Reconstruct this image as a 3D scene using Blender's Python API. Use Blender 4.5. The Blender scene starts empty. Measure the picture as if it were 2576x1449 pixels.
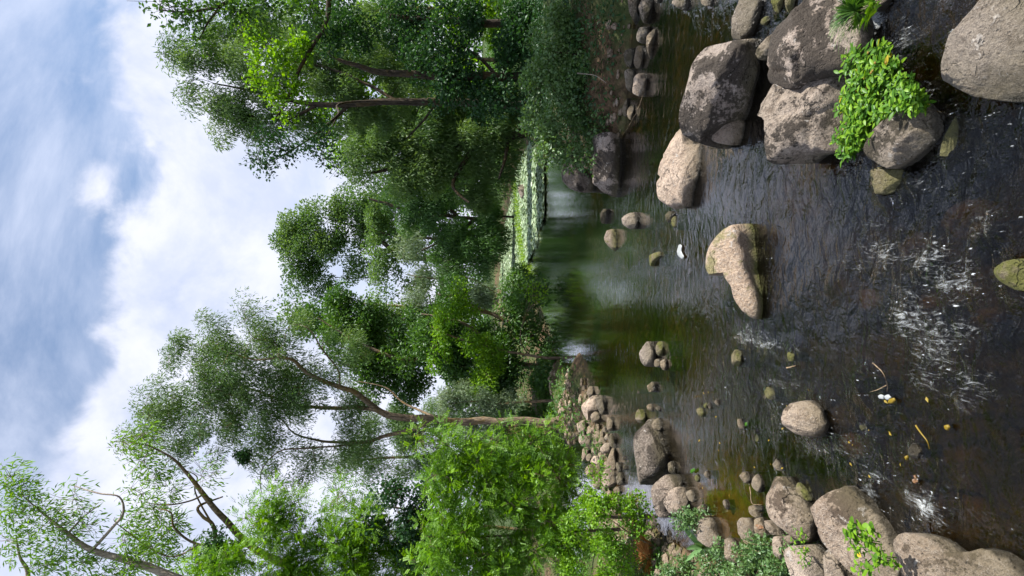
import bpy, math, random
import numpy as np
from mathutils import Matrix, Vector

sc = bpy.context.scene
COL = sc.collection
rng = np.random.default_rng(7)
random.seed(7)

# ------------------------------------------------------------------ camera, sky, sun, exposure
CAM_H, FPX, HORX = 2.6, 1431.0, 1215.0          # eye height, focal length and horizon in units of a 2576 px wide frame
PITCH = math.atan((1288 - HORX) / FPX)
cp, sp = math.cos(PITCH), math.sin(PITCH)
FWD = np.array([0, cp, -sp]); DWN = np.array([0, -sp, -cp]); RGT = np.array([1.0, 0, 0])
EYE = np.array([0, 0, CAM_H])
cam_d = bpy.data.cameras.new('camera')
cam_d.sensor_width = 36; cam_d.lens = 36 * FPX / 2576
cam_d.clip_start = 0.05; cam_d.clip_end = 3000
cam = bpy.data.objects.new('camera', cam_d); COL.objects.link(cam)
cam.matrix_world = Matrix(((DWN[0], RGT[0], -FWD[0], 0), (DWN[1], RGT[1], -FWD[1], 0), (DWN[2], RGT[2], -FWD[2], CAM_H), (0, 0, 0, 1)))
sc.camera = cam

SUN_EL, SUN_AZ = math.radians(50), math.radians(93)     # azimuth from +Y (ahead) towards +X (right bank)
SUN_DIR = Vector((math.sin(SUN_AZ) * math.cos(SUN_EL), math.cos(SUN_AZ) * math.cos(SUN_EL), math.sin(SUN_EL)))
sun_d = bpy.data.lights.new('sun', 'SUN'); sun_d.energy = 5.0; sun_d.angle = math.radians(0.5); sun_d.color = (1.0, 0.94, 0.84)
sun = bpy.data.objects.new('sun', sun_d); COL.objects.link(sun)
sun.rotation_euler = SUN_DIR.to_track_quat('Z', 'Y').to_euler()

sc.view_settings.view_transform = 'Standard'; sc.view_settings.look = 'None'
sc.view_settings.exposure = 1.05; sc.view_settings.gamma = 1.0; sc.view_settings.use_curve_mapping = False
sc.render.engine = 'CYCLES'
cy = sc.cycles
cy.max_bounces = 8; cy.diffuse_bounces = 3; cy.glossy_bounces = 3; cy.transmission_bounces = 4; cy.transparent_max_bounces = 12
cy.use_denoising = True; cy.caustics_reflective = False; cy.caustics_refractive = False
cy.sample_clamp_indirect = 6.0


class NT:
    """small helper for writing node trees"""
    def __init__(s, tree):
        s.t = tree; s.n = tree.nodes; s.l = tree.links
        s.n.clear()
    def new(s, typ, ins=None, **props):
        nd = s.n.new(typ)
        for k, v in props.items(): setattr(nd, k, v)
        for k, v in (ins or {}).items(): s.put(nd.inputs[k], v)
        return nd
    def put(s, sock, v):
        if isinstance(v, bpy.types.NodeSocket): s.l.new(v, sock)
        elif isinstance(v, bpy.types.Node): s.l.new(v.outputs[0], sock)
        elif isinstance(v, (tuple, list)) and len(v) == 3 and sock.type == 'RGBA': sock.default_value = (*v, 1)
        else: sock.default_value = v
    def math(s, op, a, b=0.0, c=0.0, clamp=False):
        return s.new('ShaderNodeMath', {0: a, 1: b, 2: c}, operation=op, use_clamp=clamp).outputs[0]
    def mix(s, f, a, b, blend='MIX'):
        nd = s.new('ShaderNodeMix', data_type='RGBA', blend_type=blend)
        s.put(nd.inputs[0], f); s.put(nd.inputs[6], a); s.put(nd.inputs[7], b)
        return nd.outputs[2]
    def noise(s, vec, scale, detail=4, rough=0.55, dist=0.0, lac=2.0):
        return s.new('ShaderNodeTexNoise', {'Vector': vec, 'Scale': scale, 'Detail': detail, 'Roughness': rough, 'Distortion': dist, 'Lacunarity': lac}).outputs[0]
    def step(s, v, lo, hi, a=0.0, b=1.0):
        return s.new('ShaderNodeMapRange', {'Value': v, 'From Min': lo, 'From Max': hi, 'To Min': a, 'To Max': b}, interpolation_type='SMOOTHSTEP').outputs[0]
    def scalevec(s, v, sc3, rot=(0, 0, 0)):
        return s.new('ShaderNodeMapping', {'Vector': v, 'Scale': sc3, 'Rotation': rot}).outputs[0]


world = bpy.data.worlds.new('World'); sc.world = world; world.use_nodes = True
w = NT(world.node_tree)
geo = w.new('ShaderNodeTexCoord').outputs['Generated']
sky = w.new('ShaderNodeTexSky', sky_type='NISHITA', sun_disc=False, sun_elevation=SUN_EL, sun_rotation=SUN_AZ, air_density=1.0, dust_density=1.0, ozone_density=1.5)
xyz = w.new('ShaderNodeSeparateXYZ', {0: geo}).outputs
el = w.math('ARCSINE', xyz[2])
az = w.math('ARCTAN2', xyz[0], xyz[1])
zz = w.math('MAXIMUM', w.math('ADD', xyz[2], 0.12), 0.05)
plane = w.new('ShaderNodeCombineXYZ', {0: w.math('DIVIDE', xyz[0], zz), 1: w.math('DIVIDE', xyz[1], zz), 2: 0.0}).outputs[0]
n_big = w.noise(geo, 3.2, 2, 0.5)
n_puff = w.noise(geo, 9.0, 8, 0.55, 0.3)
# cumulus bank low in the sky: its top edge follows the azimuth
edge = w.math('ADD', 0.55, w.math('MULTIPLY', w.math('SUBTRACT', n_big, 0.5), 0.5))
edge = w.math('ADD', edge, w.math('MULTIPLY', w.step(az, -0.10, -0.55), 0.18))
edge = w.math('ADD', edge, w.math('MULTIPLY', w.math('SUBTRACT', n_puff, 0.5), 0.24))
edge = w.math('ADD', edge, w.math('MULTIPLY', w.step(az, 0.25, 0.6), 0.03))
d_edge = w.math('SUBTRACT', edge, el)
cum = w.step(d_edge, -0.022, 0.04)
cum = w.math('MULTIPLY', cum, w.step(w.noise(geo, 5.5, 6, 0.6, 0.4), 0.30, 0.52, 0.66, 1.0))
# cirrus streaks overhead
cir_v = w.scalevec(plane, (0.75, 1.15, 1), (0, 0, 0.6))
cir = w.step(w.noise(cir_v, 1.5, 8, 0.62, 0.6), 0.27, 0.66, 0.05, 0.92)
cir = w.math('MULTIPLY', cir, w.step(el, 0.42, 0.75, 0.45, 1.0))
cloud_col = w.mix(w.step(w.noise(geo, 6.0, 6, 0.6, 0.2), 0.35, 0.62), (5.2, 5.7, 7.2), (6.9, 7.1, 8.2))
c1 = w.mix(cir, w.mix(1.0, sky.outputs[0], (1.12, 1.22, 1.26), 'MULTIPLY'), (6.3, 6.8, 8.3))
c2 = w.mix(cum, c1, cloud_col)
bg = w.new('ShaderNodeBackground', {'Color': c2, 'Strength': 0.069})
w.new('ShaderNodeOutputWorld', {'Surface': bg.outputs[0]})

# ------------------------------------------------------------------ helpers
def ray(X, Y):
    return FWD + (X - 1288) / FPX * DWN + (724.5 - Y) / FPX * RGT
def P(X, Y, depth):
    """a point of the place at ground distance `depth` ahead of the eye"""
    r = ray(X, Y); return EYE + r * (depth / r[1])
def on_z(X, Y, z=0.0):
    r = ray(X, Y); return EYE + r * ((z - CAM_H) / r[2])
def h3(ix, iy, iz):
    n = (ix.astype(np.int64) * 374761393 + iy.astype(np.int64) * 668265263 + iz.astype(np.int64) * 2147483647 * 7 + 1013) & 0xffffffff
    n = ((n ^ (n >> 13)) * 1274126177) & 0xffffffff
    n = ((n ^ (n >> 16)) * 2246822519) & 0xffffffff
    return ((n ^ (n >> 15)) & 0xffffff) / float(0xffffff) * 2 - 1
def vnoise(p):
    p = np.asarray(p, float); i = np.floor(p).astype(np.int64); f = p - i; f = f * f * (3 - 2 * f)
    out = 0
    for dx in (0, 1):
        for dy in (0, 1):
            for dz in (0, 1):
                wgt = (f[..., 0] if dx else 1 - f[..., 0]) * (f[..., 1] if dy else 1 - f[..., 1]) * (f[..., 2] if dz else 1 - f[..., 2])
                out = out + wgt * h3(i[..., 0] + dx, i[..., 1] + dy, i[..., 2] + dz)
    return out
def fbm(p, oct=4, gain=0.5):
    p = np.asarray(p, float); s = 0; a = 1.0; t = 0
    for k in range(oct):
        s = s + a * vnoise(p + 17.3 * k); t += a; a *= gain; p = p * 2.03
    return s / t
def mesh_from(name, verts, faces_flat, nper, mat=None, smooth=True, attrs=None, parent=None, face_attrs=None):
    """verts (n,3); faces_flat int array, all faces of nper corners; ONE mesh object"""
    me = bpy.data.meshes.new(name)
    verts = np.asarray(verts, np.float32); ff = np.asarray(faces_flat, np.int32).ravel(); nf = len(ff) // nper
    me.vertices.add(len(verts)); me.vertices.foreach_set('co', verts.ravel())
    me.loops.add(len(ff)); me.loops.foreach_set('vertex_index', ff)
    me.polygons.add(nf)
    me.polygons.foreach_set('loop_start', np.arange(0, len(ff), nper, dtype=np.int32))
    me.polygons.foreach_set('use_smooth', np.full(nf, smooth))
    for k, v in (attrs or {}).items():
        a = me.attributes.new(k, 'FLOAT', 'POINT'); a.data.foreach_set('value', np.asarray(v, np.float32))
    for k, v in (face_attrs or {}).items():
        a = me.attributes.new(k, 'FLOAT', 'FACE'); a.data.foreach_set('value', np.asarray(v, np.float32))
    me.update(calc_edges=True)
    if mat: me.materials.append(mat)
    o = bpy.data.objects.new(name, me); COL.objects.link(o)
    if parent is not None:
        o.parent = parent; o.matrix_parent_inverse = Matrix.Translation(-parent.location)
    return o
def tag(o, label=None, cat=None, group=None, kind=None):
    if label: o['label'] = label
    if cat: o['category'] = cat
    if group: o['group'] = group
    if kind: o['kind'] = kind
    return o
def empty(name, loc):
    o = bpy.data.objects.new(name, None); o.location = Vector([float(v) for v in loc]); o.empty_display_size = 0.2
    COL.objects.link(o); return o

# ------------------------------------------------------------------ materials
def new_mat(name):
    m = bpy.data.materials.new(name); m.use_nodes = True
    return m, NT(m.node_tree)
def rock_mat(name, base=(0.27, 0.235, 0.20), pale=(0.42, 0.37, 0.33), dark=(0.035, 0.028, 0.022), dark_amt=0.5, moss=0.0, wet=0.05):
    m, t = new_mat(name)
    g = t.new('ShaderNodeNewGeometry'); pos = g.outputs['Position']
    rnd = t.new('ShaderNodeObjectInfo').outputs['Random']
    off = t.new('ShaderNodeVectorMath', {0: pos, 1: t.new('ShaderNodeCombineXYZ', {0: t.math('MULTIPLY', rnd, 31.0), 1: 0.0, 2: t.math('MULTIPLY', rnd, 17.0)}).outputs[0]}, operation='ADD').outputs[0]
    n1 = t.noise(off, 3.2, 7, 0.62); n2 = t.noise(off, 14, 6, 0.62); n3 = t.noise(off, 120, 4, 0.8); n4 = t.noise(off, 38, 5, 0.6)
    c = t.mix(t.step(n1, 0.33, 0.66), base, pale)
    c = t.mix(t.step(n2, 0.46, 0.66, 0, 0.6), c, (0.13, 0.10, 0.08))
    c = t.mix(t.step(n4, 0.5, 0.62, 0, 0.55), c, (0.10, 0.08, 0.065))
    c = t.mix(t.step(n3, 0.42, 0.60, 0, 0.55), c, t.mix(t.step(n4, .4, .6), (0.08, 0.07, 0.06), (0.60, 0.55, 0.50)))
    c = t.mix(1.0, c, t.mix(rnd, (0.72, 0.70, 0.68), (1.12, 1.04, 0.96)), 'MULTIPLY')
    # black lichen crust in ragged patches
    dn = t.math('ADD', t.noise(off, 2.6, 9, 0.68, 0.3), t.math('MULTIPLY', t.math('SUBTRACT', n4, 0.5), 0.32))
    th = t.math('SUBTRACT', 0.70 - 0.25 * dark_amt, t.math('MULTIPLY', rnd, 0.04))
    c = t.mix(t.step(dn, th, t.math('ADD', th, 0.06), 0, 0.93), c, dark)
    pl = t.noise(off, 7.0, 6, 0.7)
    c = t.mix(t.step(pl, 0.62, 0.66, 0, 0.6), c, (0.50, 0.47, 0.44))
    wv = t.new('ShaderNodeTexNoise', {'Vector': off, 'Scale': 5.0, 'Detail': 4.0}).outputs[1]
    wv = t.new('ShaderNodeVectorMath', {0: off, 1: t.new('ShaderNodeVectorMath', {0: wv, 'Scale': 0.35}, operation='SCALE').outputs[0]}, operation='ADD').outputs[0]
    ve = t.new('ShaderNodeTexVoronoi', {'Vector': t.scalevec(wv, (1, 1, 1.6)), 'Scale': 2.1}, feature='DISTANCE_TO_EDGE').outputs[0]
    crk = t.math('MULTIPLY', t.step(ve, 0.022, 0.004), t.step(n1, 0.50, 0.60))
    c = t.mix(t.math('MULTIPLY', crk, 0.5), c, (0.04, 0.033, 0.025))
    z = t.new('ShaderNodeSeparateXYZ', {0: pos}).outputs[2]
    nz = t.new('ShaderNodeSeparateXYZ', {0: g.outputs['Normal']}).outputs[2]
    zj = t.math('ADD', z, t.math('MULTIPLY', t.math('SUBTRACT', n2, 0.5), 0.09))
    if moss > 0:
        mcol = t.mix(t.noise(off, 30, 4), (0.045, 0.065, 0.008), (0.17, 0.18, 0.02))
        mm = t.math('ADD', t.math('MULTIPLY', t.step(zj, 0.02 + 0.14 * moss, -0.02), 1.0), t.step(t.math('ADD', n1, t.math('MULTIPLY', nz, 0.0)), 0.68 - 0.25 * moss, 0.76 - 0.25 * moss, 0, moss))
        c = t.mix(t.math('MINIMUM', mm, 1.0), c, mcol)
    c = t.mix(t.step(zj, wet + 0.20, wet, 0, 0.55), c, (0.085, 0.075, 0.035))
    wetf = t.step(zj, wet + 0.02, wet - 0.02)
    c = t.mix(t.math('MULTIPLY', wetf, 0.86), c, (0.022, 0.019, 0.012))
    rough = t.math('SUBTRACT', 0.88, t.math('MULTIPLY', wetf, 0.6))
    h = t.math('ADD', t.math('MULTIPLY', n2, 1.0), t.math('ADD', t.math('MULTIPLY', n4, 0.55), t.math('MULTIPLY', n3, 0.25)))
    pit = t.new('ShaderNodeTexVoronoi', {'Vector': off, 'Scale': 22.0}).outputs[0]
    h = t.math('ADD', h, t.step(pit, 0.0, 0.22, -0.35, 0.0)); h = t.math('SUBTRACT', h, t.math('MULTIPLY', crk, 0.7))
    b = t.new('ShaderNodeBump', {'Height': h, 'Strength': 1.0, 'Distance': 0.055})
    bs = t.new('ShaderNodeBsdfPrincipled', {'Base Color': c, 'Roughness': rough, 'Normal': b.outputs[0], 'Specular IOR Level': 0.35})
    t.new('ShaderNodeOutputMaterial', {'Surface': bs.outputs[0]})
    return m
M = {}
M['granite'] = rock_mat('granite', dark_amt=0.62)
M['stained'] = rock_mat('stained_granite', base=(0.30, 0.26, 0.235), pale=(0.46, 0.42, 0.40), dark_amt=0.92)
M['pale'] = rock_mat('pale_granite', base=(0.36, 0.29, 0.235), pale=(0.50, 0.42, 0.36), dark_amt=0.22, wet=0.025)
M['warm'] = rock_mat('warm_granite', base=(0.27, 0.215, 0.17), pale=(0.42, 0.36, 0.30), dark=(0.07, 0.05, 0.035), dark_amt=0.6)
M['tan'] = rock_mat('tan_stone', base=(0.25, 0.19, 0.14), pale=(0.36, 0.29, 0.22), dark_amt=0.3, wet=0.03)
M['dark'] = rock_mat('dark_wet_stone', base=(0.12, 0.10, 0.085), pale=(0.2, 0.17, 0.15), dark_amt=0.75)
M['mossy'] = rock_mat('mossy_stone', base=(0.22, 0.17, 0.13), pale=(0.36, 0.29, 0.24), dark_amt=0.25, moss=0.75, wet=0.012)
M['skirt'] = rock_mat('moss_skirted_granite', base=(0.36, 0.28, 0.21), pale=(0.47, 0.38, 0.30), dark_amt=0.25, moss=0.62, wet=-0.02)
M['underwater'] = rock_mat('submerged_stone', base=(0.09, 0.06, 0.03), pale=(0.16, 0.10, 0.05), dark_amt=0.6, wet=-3)
M['rusty'] = rock_mat('rusty_submerged_stone', base=(0.24, 0.12, 0.05), pale=(0.40, 0.21, 0.09), dark_amt=0.15, wet=-3)

def leaf_mat(name, ca, cb, trans=0.42, gloss=0.05, cc=None):
    ca = tuple(v * 1.45 for v in ca); cb = tuple(v * 1.45 for v in cb)
    m, t = new_mat(name)
    tint = t.new('ShaderNodeAttribute', attribute_name='tint').outputs['Fac']
    c = t.new('ShaderNodeHueSaturation', {'Saturation': 1.06, 'Color': t.mix(tint, ca, cb)}).outputs[0]
    if cc is not None: c = t.mix(t.step(tint, 0.93, 0.97), c, cc)
    tc = t.mix(1.0, c, (1.35, 1.25, 0.6), 'MULTIPLY')
    d = t.new('ShaderNodeBsdfDiffuse', {'Color': c}); tr = t.new('ShaderNodeBsdfTranslucent', {'Color': tc})
    s1 = t.new('ShaderNodeMixShader', {0: trans, 1: d.outputs[0], 2: tr.outputs[0]})
    gl = t.new('ShaderNodeBsdfGlossy', {'Color': (0.9, 0.95, 1.0), 'Roughness': 0.5})
    s2 = t.new('ShaderNodeMixShader', {0: gloss * 0.55, 1: s1.outputs[0], 2: gl.outputs[0]})
    t.new('ShaderNodeOutputMaterial', {'Surface': s2.outputs[0]})
    return m
M['locust'] = leaf_mat('locust_leaf', (0.035, 0.10, 0.010), (0.155, 0.29, 0.018), 0.5, 0.05)
M['willow'] = leaf_mat('willow_leaf', (0.035, 0.085, 0.020), (0.11, 0.18, 0.055), 0.42, 0.06)
M['greywillow'] = leaf_mat('grey_willow_leaf', (0.06, 0.10, 0.05), (0.16, 0.22, 0.13), 0.35, 0.07)
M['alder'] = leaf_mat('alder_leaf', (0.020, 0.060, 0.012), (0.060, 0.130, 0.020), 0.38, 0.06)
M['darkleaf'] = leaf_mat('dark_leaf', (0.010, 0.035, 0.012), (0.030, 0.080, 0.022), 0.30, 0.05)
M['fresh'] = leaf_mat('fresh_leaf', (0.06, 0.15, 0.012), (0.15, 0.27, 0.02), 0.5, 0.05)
M['cress'] = leaf_mat('cress_leaf', (0.035, 0.10, 0.010), (0.135, 0.24, 0.022), 0.4, 0.05, (0.55, 0.42, 0.03))
M['blue'] = leaf_mat('bluish_leaf', (0.035, 0.085, 0.022), (0.10, 0.17, 0.055), 0.35, 0.08)
M['burdock'] = leaf_mat('burdock_leaf', (0.10, 0.19, 0.08), (0.15, 0.26, 0.12), 0.3, 0.06)
M['lily'] = leaf_mat('lily_leaf', (0.07, 0.12, 0.05), (0.27, 0.33, 0.22), 0.15, 0.12)
M['reed'] = leaf_mat('reed_leaf', (0.08, 0.16, 0.015), (0.20, 0.30, 0.03), 0.4, 0.05)
M['dry'] = leaf_mat('dry_grass', (0.20, 0.09, 0.035), (0.42, 0.24, 0.11), 0.3, 0.04)
M['yellow'] = leaf_mat('yellow_leaf', (0.15, 0.105, 0.012), (0.24, 0.18, 0.03), 0.3, 0.06)
M['ground_leaf'] = leaf_mat('ground_leaf', (0.03, 0.09, 0.012), (0.10, 0.20, 0.03), 0.35, 0.05, (0.3, 0.2, 0.07))

def bark_mat(name, a, b, moss=0.0):
    m, t = new_mat(name)
    pos = t.new('ShaderNodeNewGeometry').outputs['Position']
    v = t.scalevec(pos, (1, 1, 0.25))
    n = t.noise(v, 22, 6, 0.65); n2 = t.noise(pos, 2.5, 5, 0.6)
    c = t.mix(t.step(n, 0.35, 0.65), a, b)
    c = t.mix(t.step(n2, 0.5, 0.6, 0, moss), c, (0.20, 0.13, 0.02))
    bp = t.new('ShaderNodeBump', {'Height': n, 'Strength': 0.8, 'Distance': 0.03})
    bs = t.new('ShaderNodeBsdfPrincipled', {'Base Color': c, 'Roughness': 0.9, 'Normal': bp.outputs[0], 'Specular IOR Level': 0.2})
    t.new('ShaderNodeOutputMaterial', {'Surface': bs.outputs[0]})
    return m
M['bark'] = bark_mat('bark', (0.08, 0.06, 0.042), (0.24, 0.185, 0.13), 0.45)
M['darkbark'] = bark_mat('dark_bark', (0.022, 0.018, 0.014), (0.07, 0.055, 0.042), 0.15)
M['palebark'] = bark_mat('pale_bark', (0.20, 0.165, 0.14), (0.40, 0.35, 0.30), 0.1)
M['stick'] = bark_mat('stick', (0.12, 0.085, 0.05), (0.28, 0.21, 0.13), 0.0)

# ground: one sheet, bed and banks
m, t = new_mat('ground')
pos = t.new('ShaderNodeNewGeometry').outputs['Position']
z = t.new('ShaderNodeSeparateXYZ', {0: pos}).outputs[2]
n1 = t.noise(pos, 1.1, 6, 0.6); n2 = t.noise(pos, 9, 6, 0.65); n3 = t.noise(pos, 45, 4, 0.6)
bed = t.mix(t.step(n1, 0.38, 0.62), (0.055, 0.042, 0.022), (0.21, 0.125, 0.035))
bed = t.mix(t.step(n2, 0.48, 0.62, 0, 0.75), bed, (0.035, 0.032, 0.018))
bed = t.mix(t.step(n3, 0.55, 0.7, 0, 0.5), bed, (0.25, 0.17, 0.09))
vo = t.new('ShaderNodeTexVoronoi', {'Vector': pos, 'Scale': 9.0}).outputs
bed = t.mix(t.step(vo[0], 0.30, 0.6, 0, 0.7), bed, (0.02, 0.018, 0.010))
bed = t.mix(t.new('ShaderNodeAttribute', attribute_name='silt').outputs['Fac'], bed, t.mix(t.step(n2, 0.4, 0.65), (0.17, 0.11, 0.04), (0.07, 0.05, 0.02)))
soil = t.mix(t.step(n2, 0.35, 0.65), (0.045, 0.030, 0.018), (0.15, 0.10, 0.06))
soil = t.mix(t.step(n1, 0.40, 0.60, 0, 0.8), soil, (0.045, 0.075, 0.02))
soil = t.mix(t.step(z, 0.55, 0.9), soil, t.mix(n2, (0.02, 0.035, 0.012), (0.06, 0.09, 0.025)))
c = t.mix(t.step(z, -0.03, 0.05), bed, soil)
b = t.new('ShaderNodeBump', {'Height': t.math('ADD', n2, t.math('MULTIPLY', n3, 0.4)), 'Strength': 0.8, 'Distance': 0.05})
bs = t.new('ShaderNodeBsdfPrincipled', {'Base Color': c, 'Roughness': 0.9, 'Normal': b.outputs[0], 'Specular IOR Level': 0.2})
t.new('ShaderNodeOutputMaterial', {'Surface': bs.outputs[0]})
M['ground'] = m

# water: clear peat-stained surface, fresnel mirror over a see-through body, foam and painted glints where it breaks
m, t = new_mat('water')
pos = t.new('ShaderNodeNewGeometry').outputs['Position']
A = lambda n: t.new('ShaderNodeAttribute', attribute_name=n).outputs['Fac']
rip, foam_a, deep = A('ripple'), A('foam'), A('deep')
va = t.scalevec(pos, (1.0, 1.0, 1.0), (0, 0, 0.5))
vs = t.scalevec(pos, (1.0, 0.42, 1.0), (0, 0, -0.55)); vf = t.scalevec(pos, (1.0, 0.30, 1.0), (0, 0, -0.6))
w1 = t.noise(t.scalevec(pos, (0.8, 1.25, 1.0), (0, 0, .2)), 7.0, 3, 0.5, 0.9); w2 = t.noise(vs, 19.0, 3, 0.5, 1.2); w3 = t.noise(va, 60.0, 2, 0.5)
hh = t.math('ADD', t.math('MULTIPLY', w1, t.math('ADD', t.math('MULTIPLY', rip, 0.036), 0.0008)),
            t.math('ADD', t.math('MULTIPLY', w2, t.math('MULTIPLY', t.math('MULTIPLY', rip, rip), 0.017)), t.math('MULTIPLY', w3, t.math('MULTIPLY', rip, 0.004))))
b = t.new('ShaderNodeBump', {'Height': hh, 'Strength': 1.0, 'Distance': 1.0})
fr = t.new('ShaderNodeFresnel', {'IOR': 1.34, 'Normal': b.outputs[0]}).outputs[0]
fr = t.math('MINIMUM', t.math('MULTIPLY', t.math('MAXIMUM', t.math('SUBTRACT', fr, 0.014), 0.003), 2.3), 0.97)
body = t.mix(deep, (0.60, 0.52, 0.30), (0.085, 0.085, 0.048))
tr = t.new('ShaderNodeBsdfTransparent', {'Color': body})
gl = t.new('ShaderNodeBsdfGlossy', {'Color': (1, 1, 1), 'Roughness': 0.03, 'Normal': b.outputs[0]})
rf = t.new('ShaderNodeBsdfRefraction', {'Color': body, 'Roughness': 0.04, 'IOR': 1.33, 'Normal': b.outputs[0]})
bd = t.new('ShaderNodeMixShader', {0: t.math('MINIMUM', t.math('MULTIPLY', rip, 1.2), 0.65), 1: tr.outputs[0], 2: rf.outputs[0]})
s1 = t.new('ShaderNodeMixShader', {0: fr, 1: bd.outputs[0], 2: gl.outputs[0]})
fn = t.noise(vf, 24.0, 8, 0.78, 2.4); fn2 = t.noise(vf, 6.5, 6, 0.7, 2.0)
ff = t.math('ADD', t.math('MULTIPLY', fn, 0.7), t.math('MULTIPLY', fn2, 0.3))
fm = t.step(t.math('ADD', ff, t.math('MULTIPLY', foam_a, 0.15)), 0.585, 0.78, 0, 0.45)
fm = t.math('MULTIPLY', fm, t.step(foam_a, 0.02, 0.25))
glint = t.math('MULTIPLY', t.step(t.noise(vf, 48, 3, 0.6), 0.66, 0.74), t.step(t.math('ADD', rip, t.math('MULTIPLY', t.math('SUBTRACT', fn2, 0.5), 2.0)), 0.55, 0.95, 0, 0.6))  # glints on the riffle, painted as small white flecks
fm = t.math('MAXIMUM', fm, glint)
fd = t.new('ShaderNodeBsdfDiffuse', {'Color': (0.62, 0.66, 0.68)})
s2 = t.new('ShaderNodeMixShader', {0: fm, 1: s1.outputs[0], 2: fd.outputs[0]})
t.new('ShaderNodeOutputMaterial', {'Surface': s2.outputs[0]})
M['water'] = m
m, t = new_mat('white_foam')
pos = t.new('ShaderNodeNewGeometry').outputs['Position']
bs = t.new('ShaderNodeBsdfPrincipled', {'Base Color': t.mix(t.noise(pos, 40, 4), (0.16, 0.18, 0.18), (0.38, 0.40, 0.42)), 'Roughness': 0.5})
t.new('ShaderNodeOutputMaterial', {'Surface': bs.outputs[0]})
M['foam'] = m

# ------------------------------------------------------------------ ground sheet and water sheet
CHAN = np.array([(14, -25), (13, 0), (9.5, 4), (7.2, 7.5), (5.6, 9.3), (4.2, 9.9), (3.0, 10.3), (2.5, 11.0), (2.7, 13.5), (3.7, 17), (5.3, 22), (7.6, 30), (8.8, 40), (8.2, 50),
                 (6.8, 68), (3, 92), (-1, 92), (-2.2, 70), (-1.6, 46), (-0.5, 36), (-0.1, 29), (-1.4, 24), (-2.3, 21), (-3.2, 19.3), (-5, 20.5), (-8, 20), (-10, 17), (-7, 14.4), (-5.3, 13.3), (-4.6, 12.0),
                 (-4.3, 10.5), (-3.75, 9.0), (-3.55, 7.8), (-3.2, 6.6), (-2.75, 5.3), (-2.3, 4.0), (-1.9, 3.0), (-1.6, 2.0), (-1.8, 0), (-3, -25)], float)
MOUND = [((-2.5, 15.2), (-4.05, 17.2), 0.9, 0.32), ((-4.05, 17.2), (-3.2, 19.5), 0.9, 0.3), ((-2.5, 15.4), (-3.6, 11.6), 0.45, 0.10), ((-3.6, 11.6), (-4.6, 10.9), 0.5, 0.1)]
def sdist(x, y):
    """signed distance to the water channel, positive on land"""
    d = np.full(x.shape, 1e9); inside = np.zeros(x.shape, bool)
    n = len(CHAN)
    for i in range(n):
        a = CHAN[i]; b = CHAN[(i + 1) % n]; e = b - a
        tt = np.clip(((x - a[0]) * e[0] + (y - a[1]) * e[1]) / (e @ e), 0, 1)
        d = np.minimum(d, np.hypot(x - a[0] - tt * e[0], y - a[1] - tt * e[1]))
        c = ((a[1] > y) != (b[1] > y)) & (x < (b[0] - a[0]) * (y - a[1]) / (b[1] - a[1] + 1e-12) + a[0])
        inside ^= c
    return np.where(inside, -d, d)
def ground_h(x, y):
    x = np.asarray(x, float); y = np.asarray(y, float)
    s = sdist(x, y)
    p = np.stack([x, y, 0 * x], -1)
    s = s + 0.12 * fbm(p * 1.7, 3)
    land = 0.55 * (1 - np.exp(-np.maximum(s, 0) / 0.9)) + 0.10 * np.clip(s, 0, 30) ** 0.8
    land = land * np.where(x > 0, 1.25, 0.75)
    deepm = 0.30 + 0.25 * np.clip((y - 8) / 6, 0, 1)
    bed = -deepm * (1 - np.exp(-np.maximum(-s, 0) / 0.8)) - 0.02
    h = np.where(s > 0, land, bed) + 0.035 * fbm(p * 2.1 + 3, 4) + 0.05 * fbm(p * 0.5, 2)
    h = np.where(s > 3, h + 0.25 * fbm(p * 0.12 + 9, 3), h)
    for a, b, r, hz in MOUND:
        a = np.array(a); b = np.array(b); e = b - a
        tt = np.clip(((x - a[0]) * e[0] + (y - a[1]) * e[1]) / (e @ e), 0, 1)
        d = np.hypot(x - a[0] - tt * e[0], y - a[1] - tt * e[1])
        h = np.maximum(h, (hz + 0.3) * np.exp(-(d / r) ** 2) - 0.3 + 0.03 * fbm(p * 3, 3))
    return h
def gz(x, y): return float(ground_h(np.array([x]), np.array([y]))[0])
def hit(X, Y):
    """where the line of sight meets the ground"""
    r = ray(X, Y); ys = np.geomspace(1.2, 120, 700); k = ys / r[1]
    pts = EYE[None] + r[None] * k[:, None]
    g = ground_h(pts[:, 0], pts[:, 1]); below = pts[:, 2] < np.maximum(g, 0)
    i = int(np.argmax(below)) if below.any() else len(ys) - 1
    return pts[i]

def grid(xs, ys):
    X, Y = np.meshgrid(xs, ys); n, mm = X.shape
    idx = np.arange(n * mm).reshape(n, mm)
    f = np.stack([idx[:-1, :-1], idx[:-1, 1:], idx[1:, 1:], idx[1:, :-1]], -1).reshape(-1, 4)
    return X, Y, f
xs = np.concatenate([-np.geomspace(700, 8.2, 26), np.linspace(-8, 10, 200), np.geomspace(10.2, 700, 26)])
ys = np.concatenate([-np.geomspace(700, 2.2, 18), np.linspace(-2, 22, 230), np.geomspace(22.3, 900, 80)])
X, Y, f = grid(xs, ys)
Z = ground_h(X, Y)
def gspot(X0, Y0, rX, rY):
    c_ = on_z(X0, Y0); return np.exp(-(((X - c_[0]) / (rY * c_[1] / FPX)) ** 2 + ((Y - c_[1]) / (rX * c_[1] ** 2 / (CAM_H * FPX))) ** 2))
shal = np.maximum(gspot(1790, 1255, 95, 95), .8 * gspot(1760, 1000, 80, 70)); silt = np.clip(np.maximum(shal, .55 * gspot(1820, 740, 60, 60)) * 1.3, 0, 1)
silt = np.maximum(silt, .6 * gspot(1740, 960, 90, 130))
Z = np.where(Z < -.03, Z * (1 - .62 * shal), Z)
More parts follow.
